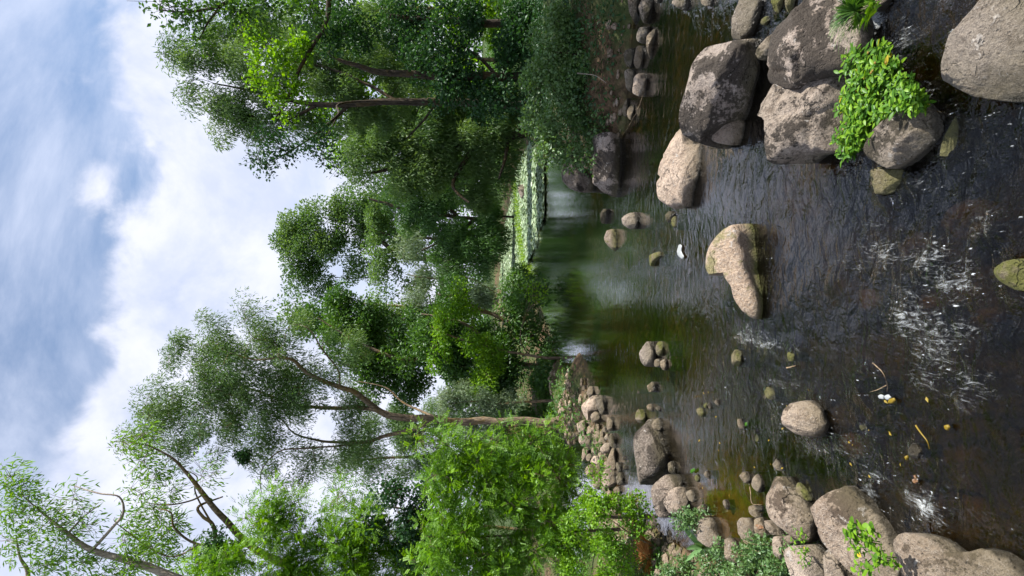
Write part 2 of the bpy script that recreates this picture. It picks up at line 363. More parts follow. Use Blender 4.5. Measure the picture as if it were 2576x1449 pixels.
g = mesh_from('ground', np.stack([X, Y, Z], -1).reshape(-1, 3), f, 4, M['ground'], attrs={'silt': silt.ravel()})
tag(g, 'brown riverbed rising into earth banks on both sides of the stream', kind='structure')

# water: rows get coarser with distance; waves are real in the riffles
rows = np.concatenate([np.linspace(-24, 0.9, 16), np.geomspace(1.0, 15, 400), np.geomspace(15.2, 97, 60)])
us = np.linspace(-1, 1, 300)
WX = us[None, :] * (2.2 + 0.78 * np.abs(rows))[:, None]
WY = np.repeat(rows[:, None], len(us), 1)
# riffle and foam strength by place (centre on the water, radius along/across)
def disp(x, y):
    k = np.maximum(y, 0.3)
    return HORX + CAM_H * FPX / k, 724.5 - x / k * FPX
def spot(x, y, X, Y, rX, rY, rot=0.0):
    c = on_z(X, Y); sx = rY * c[1] / FPX; sy = rX * c[1] ** 2 / (CAM_H * FPX)
    dx, dy = x - c[0], y - c[1]
    if rot:
        dx, dy = dx * math.cos(rot) + dy * math.sin(rot), -dx * math.sin(rot) + dy * math.cos(rot)
    return np.exp(-((dx / sx) ** 2 + (dy / sy) ** 2))
foam = np.zeros(WX.shape)
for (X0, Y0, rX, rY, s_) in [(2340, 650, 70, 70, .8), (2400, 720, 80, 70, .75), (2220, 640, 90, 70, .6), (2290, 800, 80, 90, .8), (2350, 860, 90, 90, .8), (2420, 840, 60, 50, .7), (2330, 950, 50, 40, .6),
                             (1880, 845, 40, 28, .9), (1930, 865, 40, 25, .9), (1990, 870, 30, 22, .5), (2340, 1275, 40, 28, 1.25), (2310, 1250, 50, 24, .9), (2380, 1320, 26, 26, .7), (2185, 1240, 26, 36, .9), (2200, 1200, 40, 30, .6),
                             (2190, 50, 26, 26, 2.2), (2270, 95, 36, 36, .75), (2250, 160, 30, 24, .5), (2480, 560, 60, 50, .5), (2200, 560, 70, 60, .35), (2450, 950, 60, 50, .6), (1830, 960, 60, 50, .35), (1970, 960, 60, 40, .4),  # first spot is a dense plain white patch by the fern
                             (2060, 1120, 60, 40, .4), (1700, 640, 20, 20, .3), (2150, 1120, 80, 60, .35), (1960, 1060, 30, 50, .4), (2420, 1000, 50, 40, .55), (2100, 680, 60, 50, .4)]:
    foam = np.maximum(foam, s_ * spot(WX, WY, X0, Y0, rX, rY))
DX, DY = disp(WX, WY)
rip = 0.20 + 0.46 * np.clip((DX - 1640) / 450, 0, 1) + 0.9 * np.clip(foam, 0, 1)
rip *= 1 - 0.93 * spot(WX, WY, 1660, 1160, 110, 110)
rip *= 1 - 0.75 * spot(WX, WY, 1440, 640, 110, 90)
rip *= 1 - 0.8 * spot(WX, WY, 1800, 1265, 120, 110)
mid = np.clip((DX - 1330) / 120, 0, 1) * np.clip((1760 - DX) / 120, 0, 1) * (1 - 0.8 * spot(WX, WY, 1450, 830, 140, 110)) * np.clip((DX - 1480) / 80, 0.3, 1)
fz = np.clip((WY - 10) / 3.5, 0, 1); rip = rip * (1 - fz) + np.minimum(rip, 0.08) * fz; rip = np.maximum(rip, 0.22 * mid * (DY < 1020))
rip = rip * (0.72 + 0.75 * fbm(np.stack([WX * .9 + WY * .35, WY * .5, 0 * WX], -1) + 11, 3)).clip(0.25, 1.5)
rip = np.clip(rip, 0.02, 1.4)
p = np.stack([WX * 0.86 + WY * 0.5, (WY * 0.86 - WX * 0.5) * 0.55, 0 * WX], -1)
wz = (rip ** 1.3) * (0.024 * vnoise(p * 2.6) + 0.015 * vnoise(p * 6.3 + 5) + 0.006 * vnoise(p * 17 + 9)) * np.clip((15 - WY) / 6, 0, 1)
wz += np.clip(foam, 0, 1) * 0.02 * vnoise(p * 12 + 31)
gh = ground_h(WX, WY)
deepa = np.clip((-gh - 0.10) / 0.42, 0, 1)
idx = np.arange(WX.size).reshape(WX.shape)
f = np.stack([idx[:-1, :-1], idx[:-1, 1:], idx[1:, 1:], idx[1:, :-1]], -1).reshape(-1, 4)
# keep the sheet to where there is water (it runs a little way under the banks)
keep = (gh < 0.25).ravel()[f].any(1)
f = f[keep]
used = np.unique(f); remap = np.full(WX.size, -1); remap[used] = np.arange(len(used))
wv = np.stack([WX, WY, wz], -1).reshape(-1, 3)[used]
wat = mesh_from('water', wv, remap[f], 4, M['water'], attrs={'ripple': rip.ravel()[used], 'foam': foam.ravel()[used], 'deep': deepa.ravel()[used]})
tag(wat, 'dark clear stream with sky reflections, ripples and white foam streaks', kind='structure')

# ------------------------------------------------------------------ rocks
def crop(c, pts):
    a = {1: (1610, 0, .375), 2: (1610, 453, .375), 3: (1610, 906, .375), 4: (1195, 0, .2441), 5: (1195, 353.4, .2441), 6: (1195, 706.9, .2441), 7: (1195, 1060.3, .2682)}[c]
    return [(a[0] + x * a[2], a[1] + y * a[2]) for x, y in pts]
def smooth_loop(pts, n):
    p = np.array(pts, float); m_ = len(p)
    seg = np.linalg.norm(np.roll(p, -1, 0) - p, axis=1); cum = np.concatenate([[0], np.cumsum(seg)]); tot = cum[-1]
    out = []
    for s in np.linspace(0, tot, n, endpoint=False):
        i = int(np.searchsorted(cum, s, 'right') - 1) % m_; u = (s - cum[i]) / max(seg[i], 1e-9)
        p0, p1, p2, p3 = p[(i - 1) % m_], p[i], p[(i + 1) % m_], p[(i + 2) % m_]
        out.append(0.5 * ((2 * p1) + (-p0 + p2) * u + (2 * p0 - 5 * p1 + 4 * p2 - p3) * u * u + (-p0 + 3 * p1 - 3 * p2 + p3) * u ** 3))
    out = np.array(out); lin = []
    for s in np.linspace(0, tot, n, endpoint=False):
        i = int(np.searchsorted(cum, s, 'right') - 1) % m_; u = (s - cum[i]) / max(seg[i], 1e-9); lin.append(p[i] * (1 - u) + p[(i + 1) % m_] * u)
    return out * 0.35 + np.array(lin) * 0.65
ROCKS = []
def rock(c, pts, mat, label, k=0.5, thick=0.55, name='rock', group=None, zb=-0.01, facets=5, cat='rock', rough=1.0, cracks=(), box=0.48, chips=4):
    loop = smooth_loop(crop(c, pts), 64)
    size_px = max(np.ptp(loop[:, 0]), np.ptp(loop[:, 1]))
    n = 72 if size_px > 90 else (40 if size_px > 30 else 22)
    K = 20 if size_px > 90 else (10 if size_px > 30 else 6)
    loop = smooth_loop(crop(c, pts), n)
    ib = int(np.argmax(loop[:, 0])); anchor = on_z(loop[ib, 0], loop[ib, 1], zb)
    cen = loop.mean(0)
    tocam = -ray(cen[0], cen[1]); tocam /= np.linalg.norm(tocam)
    nn = (1 - k) * tocam + k * np.array([0, 0, 1.0]); nn /= np.linalg.norm(nn)
    ring = []
    for X_, Y_ in loop:
        r = ray(X_, Y_); s = (anchor - EYE) @ nn / (r @ nn); ring.append(EYE + r * s)
    ring = np.array(ring); ctr = ring.mean(0)
    rad = np.linalg.norm(ring - ctr, axis=1); size = 2 * rad.mean(); T = thick * size * 0.62
    seed = rng.uniform(0, 100, 3)
    V = []
    down = np.array([0, 0, -1.0])
    base = ring.copy(); zmin = -0.42
    low = base.copy(); low[:, 2] = np.minimum(base[:, 2] - 0.1, zmin)
    mid = base * 0.5 + low * 0.5
    for L in (low, low * 0.35 + base * 0.65, low * 0.12 + base * 0.88): V.append(L)
    for j in range(K):
        a = (j / K) * math.pi / 2
        s = math.cos(a) ** box; h_ = math.sin(a) ** (box + 0.15)
        V.append(ctr + (base - ctr) * s + nn * T * h_)
    V = np.array(V)                                    # (rings, n, 3)
    top = ctr + nn * T
    # flat faces: slice the dome with a few random planes
    lr = np.random.default_rng(int(seed[0] * 1000))
    V = V + (V - ctr) / (np.linalg.norm(V - ctr, axis=-1, keepdims=True) + 1e-9) * (0.045 * size * vnoise((V + seed) * (1.7 / size)))[..., None]
    for q in range(facets):
        e = lr.uniform(1.15, 1.4) if q == 0 else lr.uniform(0.62, 1.1)
        e1 = ring[int(lr.integers(n))] - ctr; e1 /= np.linalg.norm(e1)
        pn = e1 * math.cos(e) + nn * math.sin(e); pn /= np.linalg.norm(pn)
        dist = (V - ctr) @ pn; off = dist.max() * (lr.uniform(0.62, 0.76) if q == 0 else lr.uniform(0.70, 0.85))
        V -= (np.maximum(dist - off, 0) * 0.98)[..., None] * pn
    for q in range(chips):                              # a few chips off the sides
        e = lr.uniform(-0.1, 0.5); e1 = ring[int(lr.integers(n))] - ctr; e1 /= np.linalg.norm(e1)
        pn = e1 * math.cos(e) + nn * math.sin(e); pn /= np.linalg.norm(pn)
        dist = (V - ctr) @ pn; off = dist.max() * lr.uniform(0.91, 0.97)
        V -= (np.maximum(dist - off, 0) * 0.95)[..., None] * pn
    def disp_n(Vx):
        q = Vx + seed
        d = 0.012 * size * vnoise(q * (2.7 / size)) + 0.020 * size * fbm(q * (4.5 / size), 4, 0.6) * rough
        # fracture ledges
        lv = fbm(q * (2.6 / size) + 40, 3); d -= 0.020 * size * rough * np.clip(0.09 - np.abs(lv), 0, 1) / 0.09
        dirv = Vx - (ctr - nn * T * 0.3); dirv /= np.linalg.norm(dirv, axis=-1, keepdims=True) + 1e-9
        return Vx + dirv * d[..., None] * 0.8
    flat = V.reshape(-1, 3); flat = np.vstack([flat, V[-1].mean(0)[None] + nn * 0.002])
    flat = disp_n(flat)
    for (A_, B_, wd, dp) in cracks:                     # real grooves cut into the stone, traced on its face
        (ax, ay), (bx, by) = crop(c, [A_, B_])
        rel = flat - EYE; kk = rel @ FWD
        px = 1288 + FPX * (rel @ DWN) / kk; py = 724.5 - FPX * (rel @ RGT) / kk
        ex, ey = bx - ax, by - ay; tt = np.clip(((px - ax) * ex + (py - ay) * ey) / (ex * ex + ey * ey), 0, 1)
        d = np.hypot(px - ax - tt * ex, py - ay - tt * ey)
        flat = flat - nn * (dp * size * np.exp(-(d / wd) ** 2))[:, None]
    R = V.shape[0]
    idx = np.arange(R * n).reshape(R, n); nx = np.roll(idx, -1, 1)
    # triangles only so that the cap shares the array
    q1 = np.stack([idx[:-1], nx[:-1], nx[1:]], -1).reshape(-1, 3); q2 = np.stack([idx[:-1], nx[1:], idx[1:]], -1).reshape(-1, 3)
    cap = np.stack([idx[-1], nx[-1], np.full(n, R * n)], -1)
    F = np.vstack([q1, q2, cap])
    area = 0.5 * sum(loop[i, 0] * loop[(i + 1) % n, 1] - loop[(i + 1) % n, 0] * loop[i, 1] for i in range(n))
    if area > 0: F = F[:, ::-1]
    org = np.array([ctr[0], ctr[1], 0.0])
    o = mesh_from(name, flat - org, F, 3, M[mat]); o.location = Vector([float(v) for v in org])
    tag(o, label, cat, group)
    ROCKS.append((o, ctr, size))
    return o

exec_rocks = True
B = 'boulders in the stream near the right side'
rock(1, [(545,285),(640,265),(735,245),(760,330),(812,430),(800,520),(760,600),(700,720),(640,780),(540,830),(450,900),(400,970),(345,992),(305,970),(288,880),(300,800),(320,690),(345,600),(370,450),(405,370),(450,310)], 'stained', 'large pale boulder with a black lichen side and amber moss on its low end', .35, .5, 'boulder', cat='boulder', facets=6)
rock(1, [(545,285),(600,180),(680,30),(690,-60),(830,-60),(815,100),(760,230),(700,262),(620,280)], 'granite', 'long smooth grey slab behind the black stained boulder, reaching out of the frame', .6, .3, 'boulder', cat='boulder')
rock(1, [(170,930),(230,860),(290,840),(330,960),(390,960),(430,950),(425,1080),(390,1200),(340,1300),(330,1390),(285,1370),(240,1395),(170,1350),(160,1250),(205,1200),(160,1150),(160,1050)], 'pale', 'low pale flat rock with a rusty front edge beside the calm reflecting water', .75, .3, 'boulder', cat='boulder')
rock(1, [(500,910),(540,860),(600,800),(680,780),(720,860),(690,920),(640,975),(560,965),(505,945)], 'pale', 'small rounded stone tucked under the black stained boulder', .5)
rock(1, [(780,350),(830,290),(900,220),(930,300),(860,400),(800,400)], 'granite', 'small pale lobe of stone touching the top of the biggest boulder', .5)
rock(1, [(870,240),(1000,140),(1110,10),(1150,-60),(1450,-60),(1480,190),(1545,300),(1560,420),(1500,520),(1330,520),(1200,540),(1080,600),(1000,580),(860,560),(850,400)], 'stained', 'huge dark topped boulder under the fern tuft, with blackened hollows', .45, .45, 'boulder', cat='boulder', facets=6, cracks=[((1030,280),(1050,520),9,.06),((850,460),(1010,480),5,.04)])
rock(1, [(850,500),(1010,500),(1060,560),(1180,490),(1330,470),(1480,500),(1500,650),(1450,850),(1430,1010),(1250,1040),(1100,1060),(960,1115),(900,1090),(880,960),(870,800),(790,760),(800,690),(830,590)], 'granite', 'biggest square cut pinkish boulder beside the leafy green plants, undercut at the water', .4, .5, 'boulder', cat='boulder', facets=6, cracks=[((1010,500),(880,740),6,.05),((1070,590),(1040,700),10,.05),((880,780),(1000,760),8,.04),((1130,780),(1120,1000),8,.03)])
rock(1, [(1440,1030),(1500,950),(1600,850),(1700,760),(1800,710),(1900,705),(1980,745),(2060,790),(2065,850),(2020,930),(1930,1000),(1800,1080),(1650,1130),(1590,1130),(1500,1090),(1450,1060)], 'granite', 'oval streaked grey boulder lying in front of the leafy green plants', .5, .4, 'boulder', cat='boulder', facets=6)
rock(1, [(1540,1150),(1600,1120),(1750,1130),(1825,1160),(1800,1230),(1720,1290),(1650,1310),(1580,1300),(1560,1240)], 'mossy', 'brown stone with two mossy lobes below the oval streaked boulder', .8, .3)
rock(1, [(2100,790),(2150,765),(2200,800),(2180,900),(2140,1000),(2090,1060),(2025,1050),(2030,960),(2060,870)], 'mossy', 'half sunken mossy stone off the tip of the oval streaked boulder', .9, .2)
rock(1, [(2120,230),(2250,80),(2400,-80),(2800,-80),(2800,660),(2540,700),(2350,670),(2200,640),(2080,590),(2030,540),(2040,440),(2080,330)], 'granite', 'broad rounded speckled grey boulder nearest the camera on the right', .65, .35, 'boulder', cat='boulder', facets=4)
rock(1, [(1440,-60),(1450,30),(1500,70),(1580,75),(1650,40),(1720,-60)], 'warm', 'brown rounded rock beside the white patch and fern tuft', .5)
rock(1, [(890,0),(930,-50),(965,20),(935,90),(900,80)], 'mossy', 'narrow mossy rock in the dark gap beside the smooth grey slab', .5)
rock(1, [(985,-40),(1060,-50),(1040,60),(1010,115),(985,60)], 'mossy', 'dark mossy rock wedged against the huge dark topped boulder', .5)
rock(1, [(800,150),(850,105),(880,130),(835,175)], 'mossy', 'tiny moss capped stone in the gap below the smooth grey slab', .5)
rock(1, [(1650,560),(1750,530),(1880,570),(1920,650),(1800,690),(1660,640)], 'warm', 'brown waterlogged rock half hidden behind the leafy green plants', .8, .2)
# middle of the stream
rock(2, [(540,370),(590,320),(650,295),(690,350),(700,430),(730,500),(740,590),(775,680),(810,760),(832,850),(815,930),(780,938),(720,890),(680,830),(660,740),(610,660),(575,600),(545,580),(520,630),(490,640),(462,580),(470,500),(500,430)], 'skirt', 'sunlit axe shaped rock with a mossy front edge in mid stream', .55, .3, 'boulder', cat='boulder', facets=0, zb=0.0, rough=.6, chips=0)
rock(2, [(440,560),(445,480),(482,468),(480,570),(460,590)], 'granite', 'small grey stub showing behind the axe shaped rock', .5)
rock(2, [(2365,600),(2430,560),(2500,535),(2700,540),(2700,750),(2530,735),(2450,690),(2390,650)], 'mossy', 'green mossed rock at the very front edge of the stream', .6)
rock(2, [(50,545),(80,500),(140,475),(152,500),(100,550),(85,578),(60,570)], 'mossy', 'thin mossy stone between the calm water and the white scrap', .9, .25)
rock(2, [(170,240),(195,205),(238,225),(225,270),(190,285)], 'dark', 'little dark stone just off the low pale flat rock', .6)
rock(2, [(215,260),(240,240),(252,290),(235,338),(215,315)], 'mossy', 'little moss green stone beside the dark one off the low pale flat rock', .8, .2)
rock(2, [(0,1190),(50,1078),(80,1100),(112,1160),(100,1220),(60,1252),(20,1240)], 'granite', 'pointed triangular grey rock with a mossy foot in the left pool', .45)
rock(2, [(112,1130),(130,1078),(160,1100),(150,1170),(120,1182)], 'mossy', 'small mossy stone standing upright beside the pointed triangular rock', .5)
rock(2, [(88,1230),(115,1198),(147,1215),(140,1250),(100,1258)], 'tan', 'brown stone between the pointed triangular rock and the knobbly one', .5)
rock(2, [(143,1215),(175,1193),(187,1250),(160,1282),(143,1255)], 'tan', 'knobbly brown stone at the right foot of the pointed triangular rock', .5)
rock(2, [(50,1380),(80,1352),(110,1365),(115,1410),(70,1425)], 'warm', 'dark rusty lump alone in the pool near the trunk reflection', .5)
rock(2, [(618,1180),(650,1133),(688,1155),(688,1215),(652,1258),(625,1235)], 'mossy', 'egg shaped mossy stone below the white ripples of mid stream', .5)
rock(2, [(978,1180),(1010,1148),(1048,1160),(1042,1215),(1000,1214)], 'mossy', 'olive stone beside a floating green sprig', .7)
rock(3, [(832,205),(860,178),(900,195),(915,260),(890,280),(850,250)], 'mossy', 'olive green stone upstream of the round boulder', .8, .3)
rock(3, [(963,335),(1000,288),(1050,265),(1120,268),(1180,290),(1235,330),(1257,390),(1277,430),(1250,472),(1180,517),(1100,503),(1030,492),(975,450),(965,390)], 'warm', 'round sunlit boulder standing alone in the lower stream', .4, .55, 'boulder', cat='boulder', facets=6)
rock(3, [(1455,195),(1480,138),(1560,110),(1640,130),(1655,200),(1560,222),(1480,218)], 'mossy', 'flat drowned stone with a bright moss stripe under the bent twig', 1, .12, zb=-0.02)
rock(3, [(1808,600),(1840,553),(1882,570),(1895,612),(1870,657),(1820,652)], 'granite', 'rounded grey stone beside the yellow weed strand', .6)
rock(3, [(1455,455),(1480,430),(1525,435),(1520,472),(1480,487)], 'mossy', 'small olive cobble to the front of the round boulder', 1, .2)
rock(3, [(893,690),(915,658),(945,690),(972,742),(940,745),(910,722)], 'pale', 'thin white angular stone standing alone in the riffle', .7)
rock(3, [(668,785),(700,748),(742,755),(748,800),(720,827),(680,808)], 'tan', 'rounded pinkish stone at the edge of the brown shallows', .6)
rock(3, [(748,835),(790,763),(822,800),(832,850),(800,888),(755,862)], 'pale', 'angular pink stone next to the moss topped bank boulder', .6)
rock(3, [(838,790),(880,778),(960,830),(1040,880),(1120,950),(1180,1020),(1202,1090),(1190,1180),(1140,1228),(1060,1190),(950,1120),(890,1060),(838,980),(832,900)], 'warm', 'big pale bank boulder with a mossy crest and grey lichen flank', .4, .5, 'boulder', cat='boulder', facets=6)
rock(3, [(1160,920),(1220,880),(1320,850),(1400,910),(1500,980),(1620,1050),(1740,1130),(1800,1200),(1790,1300),(1740,1500),(1560,1500),(1460,1420),(1350,1300),(1260,1200),(1200,1080),(1150,970)], 'warm', 'long sloping brown boulder on the left bank with a leafy plant in its crack', .6, .3, 'boulder', cat='boulder', facets=5, cracks=[((1270,1040),(1420,1260),7,.05),((1420,1260),(1560,1440),8,.04)])
rock(3, [(1038,840),(1060,818),(1130,878),(1168,942),(1130,942),(1070,892)], 'mossy', 'narrow mossy sliver of rock between the two big bank boulders', .6)
rock(3, [(1700,1230),(1800,1170),(1950,1200),(2100,1288),(2200,1282),(2320,1250),(2450,1280),(2580,1320),(2750,1350),(2750,1700),(1700,1700),(1690,1400)], 'warm', 'wide flat brown boulder closest to the camera on the left bank', .7, .13, 'boulder', cat='boulder', facets=3)
rock(3, [(728,990),(770,970),(800,1000),(820,1050),(790,1062),(755,1040)], 'tan', 'tilted tan stone at the foot of the moss crested bank boulder', .6)
rock(3, [(790,975),(828,972),(826,1010),(797,1014)], 'granite', 'dark little stone wedged beside the tilted tan stone', .6)
rock(3, [(653,1090),(690,1050),(742,1060),(772,1110),(792,1180),(772,1235),(720,1240),(678,1180),(658,1130)], 'pale', 'pale oval rock at the inner end of the brown shallows', .6)
rock(3, [(372,1130),(400,1080),(450,1058),(490,1090),(512,1150),(548,1200),(542,1262),(480,1252),(420,1222),(382,1180)], 'pale', 'long pale rock behind the broad burdock leaves', .6)
rock(3, [(545,1212),(590,1188),(642,1220),(682,1320),(662,1372),(600,1342),(556,1280)], 'pale', 'flat pale rock lying in the bluish bank plants', .6)
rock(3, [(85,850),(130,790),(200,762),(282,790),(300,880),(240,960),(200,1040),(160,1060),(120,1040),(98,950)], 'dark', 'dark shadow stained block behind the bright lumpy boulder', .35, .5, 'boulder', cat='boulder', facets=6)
rock(3, [(158,940),(220,868),(270,850),(312,880),(332,950),(312,1000),(250,1047),(188,1030)], 'pale', 'bright lumpy boulder leaning on the dark stained block', .4, .5, 'boulder', cat='boulder', facets=6)
rock(3, [(308,885),(345,868),(377,910),(372,952),(330,942)], 'pale', 'cream stone on the stream side of the bright lumpy boulder', .5)
rock(3, [(390,988),(420,963),(447,1000),(442,1032),(400,1028)], 'tan', 'tan wedge of stone in the shallow behind the long pale rock', .5)
rock(3, [(558,950),(575,933),(600,980),(592,1007),(565,990)], 'pale', 'lone pale chip in the middle of the brown shallows', .6)
rock(3, [(428,760),(450,738),(470,770),(462,797),(440,787)], 'pale', 'small pale chip at the top edge of the brown shallows', .6)
rock(3, [(368,790),(385,763),(402,790),(382,822)], 'mossy', 'small mossy chip beside floating lime leaves', .6)
rock(3, [(188,700),(205,673),(242,710),(243,762),(210,768),(190,742)], 'dark', 'upright dark stone at the tip of the long shadowed boulder', .4)
rock(3, [(83,430),(115,385),(147,410),(152,450),(120,482),(90,467)], 'tan', 'grey brown stone in front of the mossy round stone', .5)
rock(3, [(108,532),(130,513),(162,530),(157,562),(118,562)], 'tan', 'small stone where the pale reflection begins', .5)
rock(3, [(653,400),(680,393),(708,440),(702,467),(668,462)], 'tan', 'short squarish stone with a lime leaf stuck to it', .5)
rock(3, [(773,500),(795,488),(808,530),(792,552),(773,535)], 'mossy', 'drowned olive stone toward the round boulder', .8, .2)
rock(3, [(382,330),(410,318),(437,345),(418,385),(395,365)], 'mossy', 'largest of the small pointed stones lined up in mid stream', .5)
rock(3, [(425,302),(445,283),(460,300),(440,325)], 'mossy', 'second small mossy pointed stone of the mid stream line', .5)
rock(3, [(452,300),(465,283),(485,322),(468,332)], 'pale', 'third, pale, small pointed stone of the mid stream line', .5)
rock(3, [(500,282),(515,263),(538,300),(527,318)], 'pale', 'last and farthest out small pointed stone of the mid stream line', .5)
rock(3, [(972,1240),(1050,1238),(1130,1300),(1242,1360),(1250,1520),(1050,1500),(1000,1400),(968,1300)], 'granite', 'grey stained rock behind the big bank boulder, half in plants', .5, .4, 'boulder', cat='boulder', zb=.1)
rock(3, [(958,1188),(1010,1168),(1068,1200),(1062,1232),(1000,1228)], 'pale', 'flat pale stone pinched behind the moss crested bank boulder', .5, zb=.05)
rock(3, [(1250,1290),(1282,1258),(1352,1350),(1405,1500),(1250,1500)], 'warm', 'mossy brown rock at the left frame edge behind the sloping boulder', .5, zb=.1)
rock(3, [(770,1070),(800,1050),(835,1110),(850,1180),(800,1190),(780,1140)], 'tan', 'slim tan stone behind the pale oval rock', .5, zb=.02)
rock(3, [(835,1075),(880,1090),(945,1172),(880,1175),(845,1130)], 'pale', 'flat slanting stone under a fallen red leaf', .5, zb=.03)
rock(3, [(890,1180),(940,1190),(975,1290),(940,1350),(900,1290)], 'pale', 'whitish angular block among the bluish plants by the big bank boulder', .5, zb=.1)
rock(3, [(1833,780),(1872,763),(1885,800),(1850,822)], 'rusty', 'small rusty stone in the dark lower stream', .8)
rock(3, [(345,1065),(375,1048),(402,1080),(382,1122),(350,1105)], 'pale', 'stone close to the tip of the long pale rock', .5)
rock(3, [(308,1082),(335,1073),(347,1100),(320,1107)], 'tan', 'tiny stone behind the long pale rock', .5)
rock(3, [(1040,740),(1052,730),(1052,762),(1038,765)], 'pale', 'tiny white chip in the riffle above the mossy sliver', .7)
# rock spit below the tall tree
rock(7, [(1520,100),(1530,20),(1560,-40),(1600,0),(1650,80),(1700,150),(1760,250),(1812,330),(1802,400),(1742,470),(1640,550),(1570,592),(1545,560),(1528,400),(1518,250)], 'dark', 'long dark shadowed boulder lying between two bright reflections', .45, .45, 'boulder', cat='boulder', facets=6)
S = 'stones piled on the spit below the tall tree'
rock(7, [(1178,512),(1220,450),(1270,428),(1312,480),(1322,560),(1280,612),(1230,612),(1188,562)], 'pale', 'broad round stone at the shrub end of the spit', .4, group=S)
rock(7, [(1075,385),(1110,328),(1160,320),(1222,313),(1232,410),(1190,418),(1130,387)], 'pale', 'wedge shaped pale stone on the middle of the spit', .4, group=S)
rock(7, [(1240,432),(1260,350),(1300,228),(1328,330),(1332,430),(1310,462),(1270,442)], 'tan', 'long thin stone on the water side of the spit', .4, group=S)
rock(7, [(1178,250),(1210,208),(1242,198),(1278,210),(1278,272),(1220,302),(1188,292)], 'pale', 'split round stone near the waterline of the spit', .4, group=S)
rock(7, [(1000,372),(1010,260),(1040,228),(1077,270),(1072,322),(1040,372)], 'tan', 'brown stone on the backwater side of the spit', .4, group=S)
rock(7, [(1098,290),(1120,150),(1150,68),(1182,110),(1172,180),(1192,200),(1182,292),(1130,312)], 'tan', 'long lying block in the centre of the spit', .4, group=S)
rock(7, [(1043,90),(1070,33),(1122,40),(1127,90),(1090,122),(1048,117)], 'tan', 'squarish stone on the far side of the spit crest', .4, group=S)
rock(7, [(1188,82),(1215,48),(1242,90),(1220,103),(1190,100)], 'pale', 'small peaked stone on the spit crest', .4, group=S)
rock(7, [(1213,152),(1240,113),(1267,150),(1252,177),(1220,172)], 'pale', 'small pale stone at the lip of the spit', .4, group=S)
rock(7, [(1150,200),(1175,150),(1225,165),(1230,205),(1180,215)], 'tan', 'half buried stone next to the small pale one on the spit', .4, group=S)
rock(7, [(1040,320),(1070,300),(1105,330),(1080,375),(1050,365)], 'tan', 'low stone beside the wedge shaped stone of the spit', .4, group=S)
rock(7, [(1120,440),(1150,400),(1190,430),(1180,500),(1140,510)], 'tan', 'worn stone behind the broad round stone of the spit', .4, group=S)
rock(7, [(1188,600),(1222,618),(1240,672),(1190,655)], 'pale', 'pointed stone under the shrub at the spit root', .4, group=S)
rock(7, [(1300,642),(1330,608),(1372,650),(1335,682)], 'tan', 'squat stone nearest the shrub at the spit edge', .4, group=S)
rock(7, [(1330,520),(1350,470),(1395,500),(1400,590),(1350,600)], 'dark', 'dark wet stone at the foot of the broad round stone', .5, group=S)
rock(7, [(1383,342),(1400,323),(1420,345),(1400,364)], 'dark', 'small dark stone poking from the bright reflection, farther one', .6)
rock(7, [(1383,432),(1400,410),(1430,440),(1402,460)], 'dark', 'small dark stone poking from the bright reflection, nearer one', .6)
rock(7, [(1795,290),(1804,276),(1814,290),(1803,304)], 'dark', 'pebble standing in the reflection by the long shadowed boulder', .6)
rock(6, [(1110,1300),(1180,1200),(1230,1168),(1282,1230),(1282,1330),(1200,1345),(1170,1440),(1130,1382)], 'pale', 'large sunlit stone under the trunk of the tall tree', .4, group=S)
rock(6, [(1198,1382),(1230,1338),(1292,1370),(1292,1422),(1220,1462)], 'tan', 'lumpy stone below the large sunlit one by the trunk', .4, group=S)
rock(6, [(983,1002),(1030,928),(1062,990),(1062,1042),(1020,1072),(985,1052)], 'granite', 'pointed grey stone at the far tip of the spit', .4, group=S)
rock(6, [(1063,1130),(1090,1078),(1112,1120),(1102,1192),(1070,1202)], 'tan', 'upright brown stone near the far tip of the spit', .4, group=S)
rock(6, [(1148,1172),(1190,1078),(1227,1110),(1227,1172),(1180,1197)], 'tan', 'greenish brown stone at the far tip of the spit by the water', .5, group=S)
rock(6, [(1248,1180),(1330,1230),(1352,1330),(1300,1382),(1280,1300),(1260,1232)], 'dark', 'dark wet ledge on the water side below the tall tree', .5, group=S)
rock(6, [(1030,1210),(1070,1190),(1095,1240),(1060,1270),(1030,1250)], 'tan', 'stone close to the trunk foot on the spit', .4, group=S)
rock(6, [(1653,1382),(1690,1322),(1742,1340),(1768,1400),(1752,1462),(1680,1462)], 'mossy', 'round moss covered stone at the head of the long shadowed boulder', .4)
rock(6, [(1768,1292),(1810,1258),(1842,1300),(1837,1347),(1790,1332)], 'tan', 'brown stone in the pool beside the round moss covered one', .5)
rock(6, [(1868,1302),(1890,1283),(1917,1315),(1892,1347)], 'granite', 'small grey stone right of the round moss covered one', .5)
rock(6, [(1660,1130),(1680,1118),(1715,1145),(1700,1165),(1675,1155)], 'underwater', 'drowned pale pebble in the rippled reflection', 1, .1)
rock(6, [(640,735),(690,700),(732,720),(722,782),(670,782)], 'pale', 'sunlit tan rock at the foot of the far left bank', .4, zb=.05)
rock(6, [(742,742),(770,713),(793,745),(766,768)], 'pale', 'small sunlit stone beside the tan rock of the far left bank', .4)
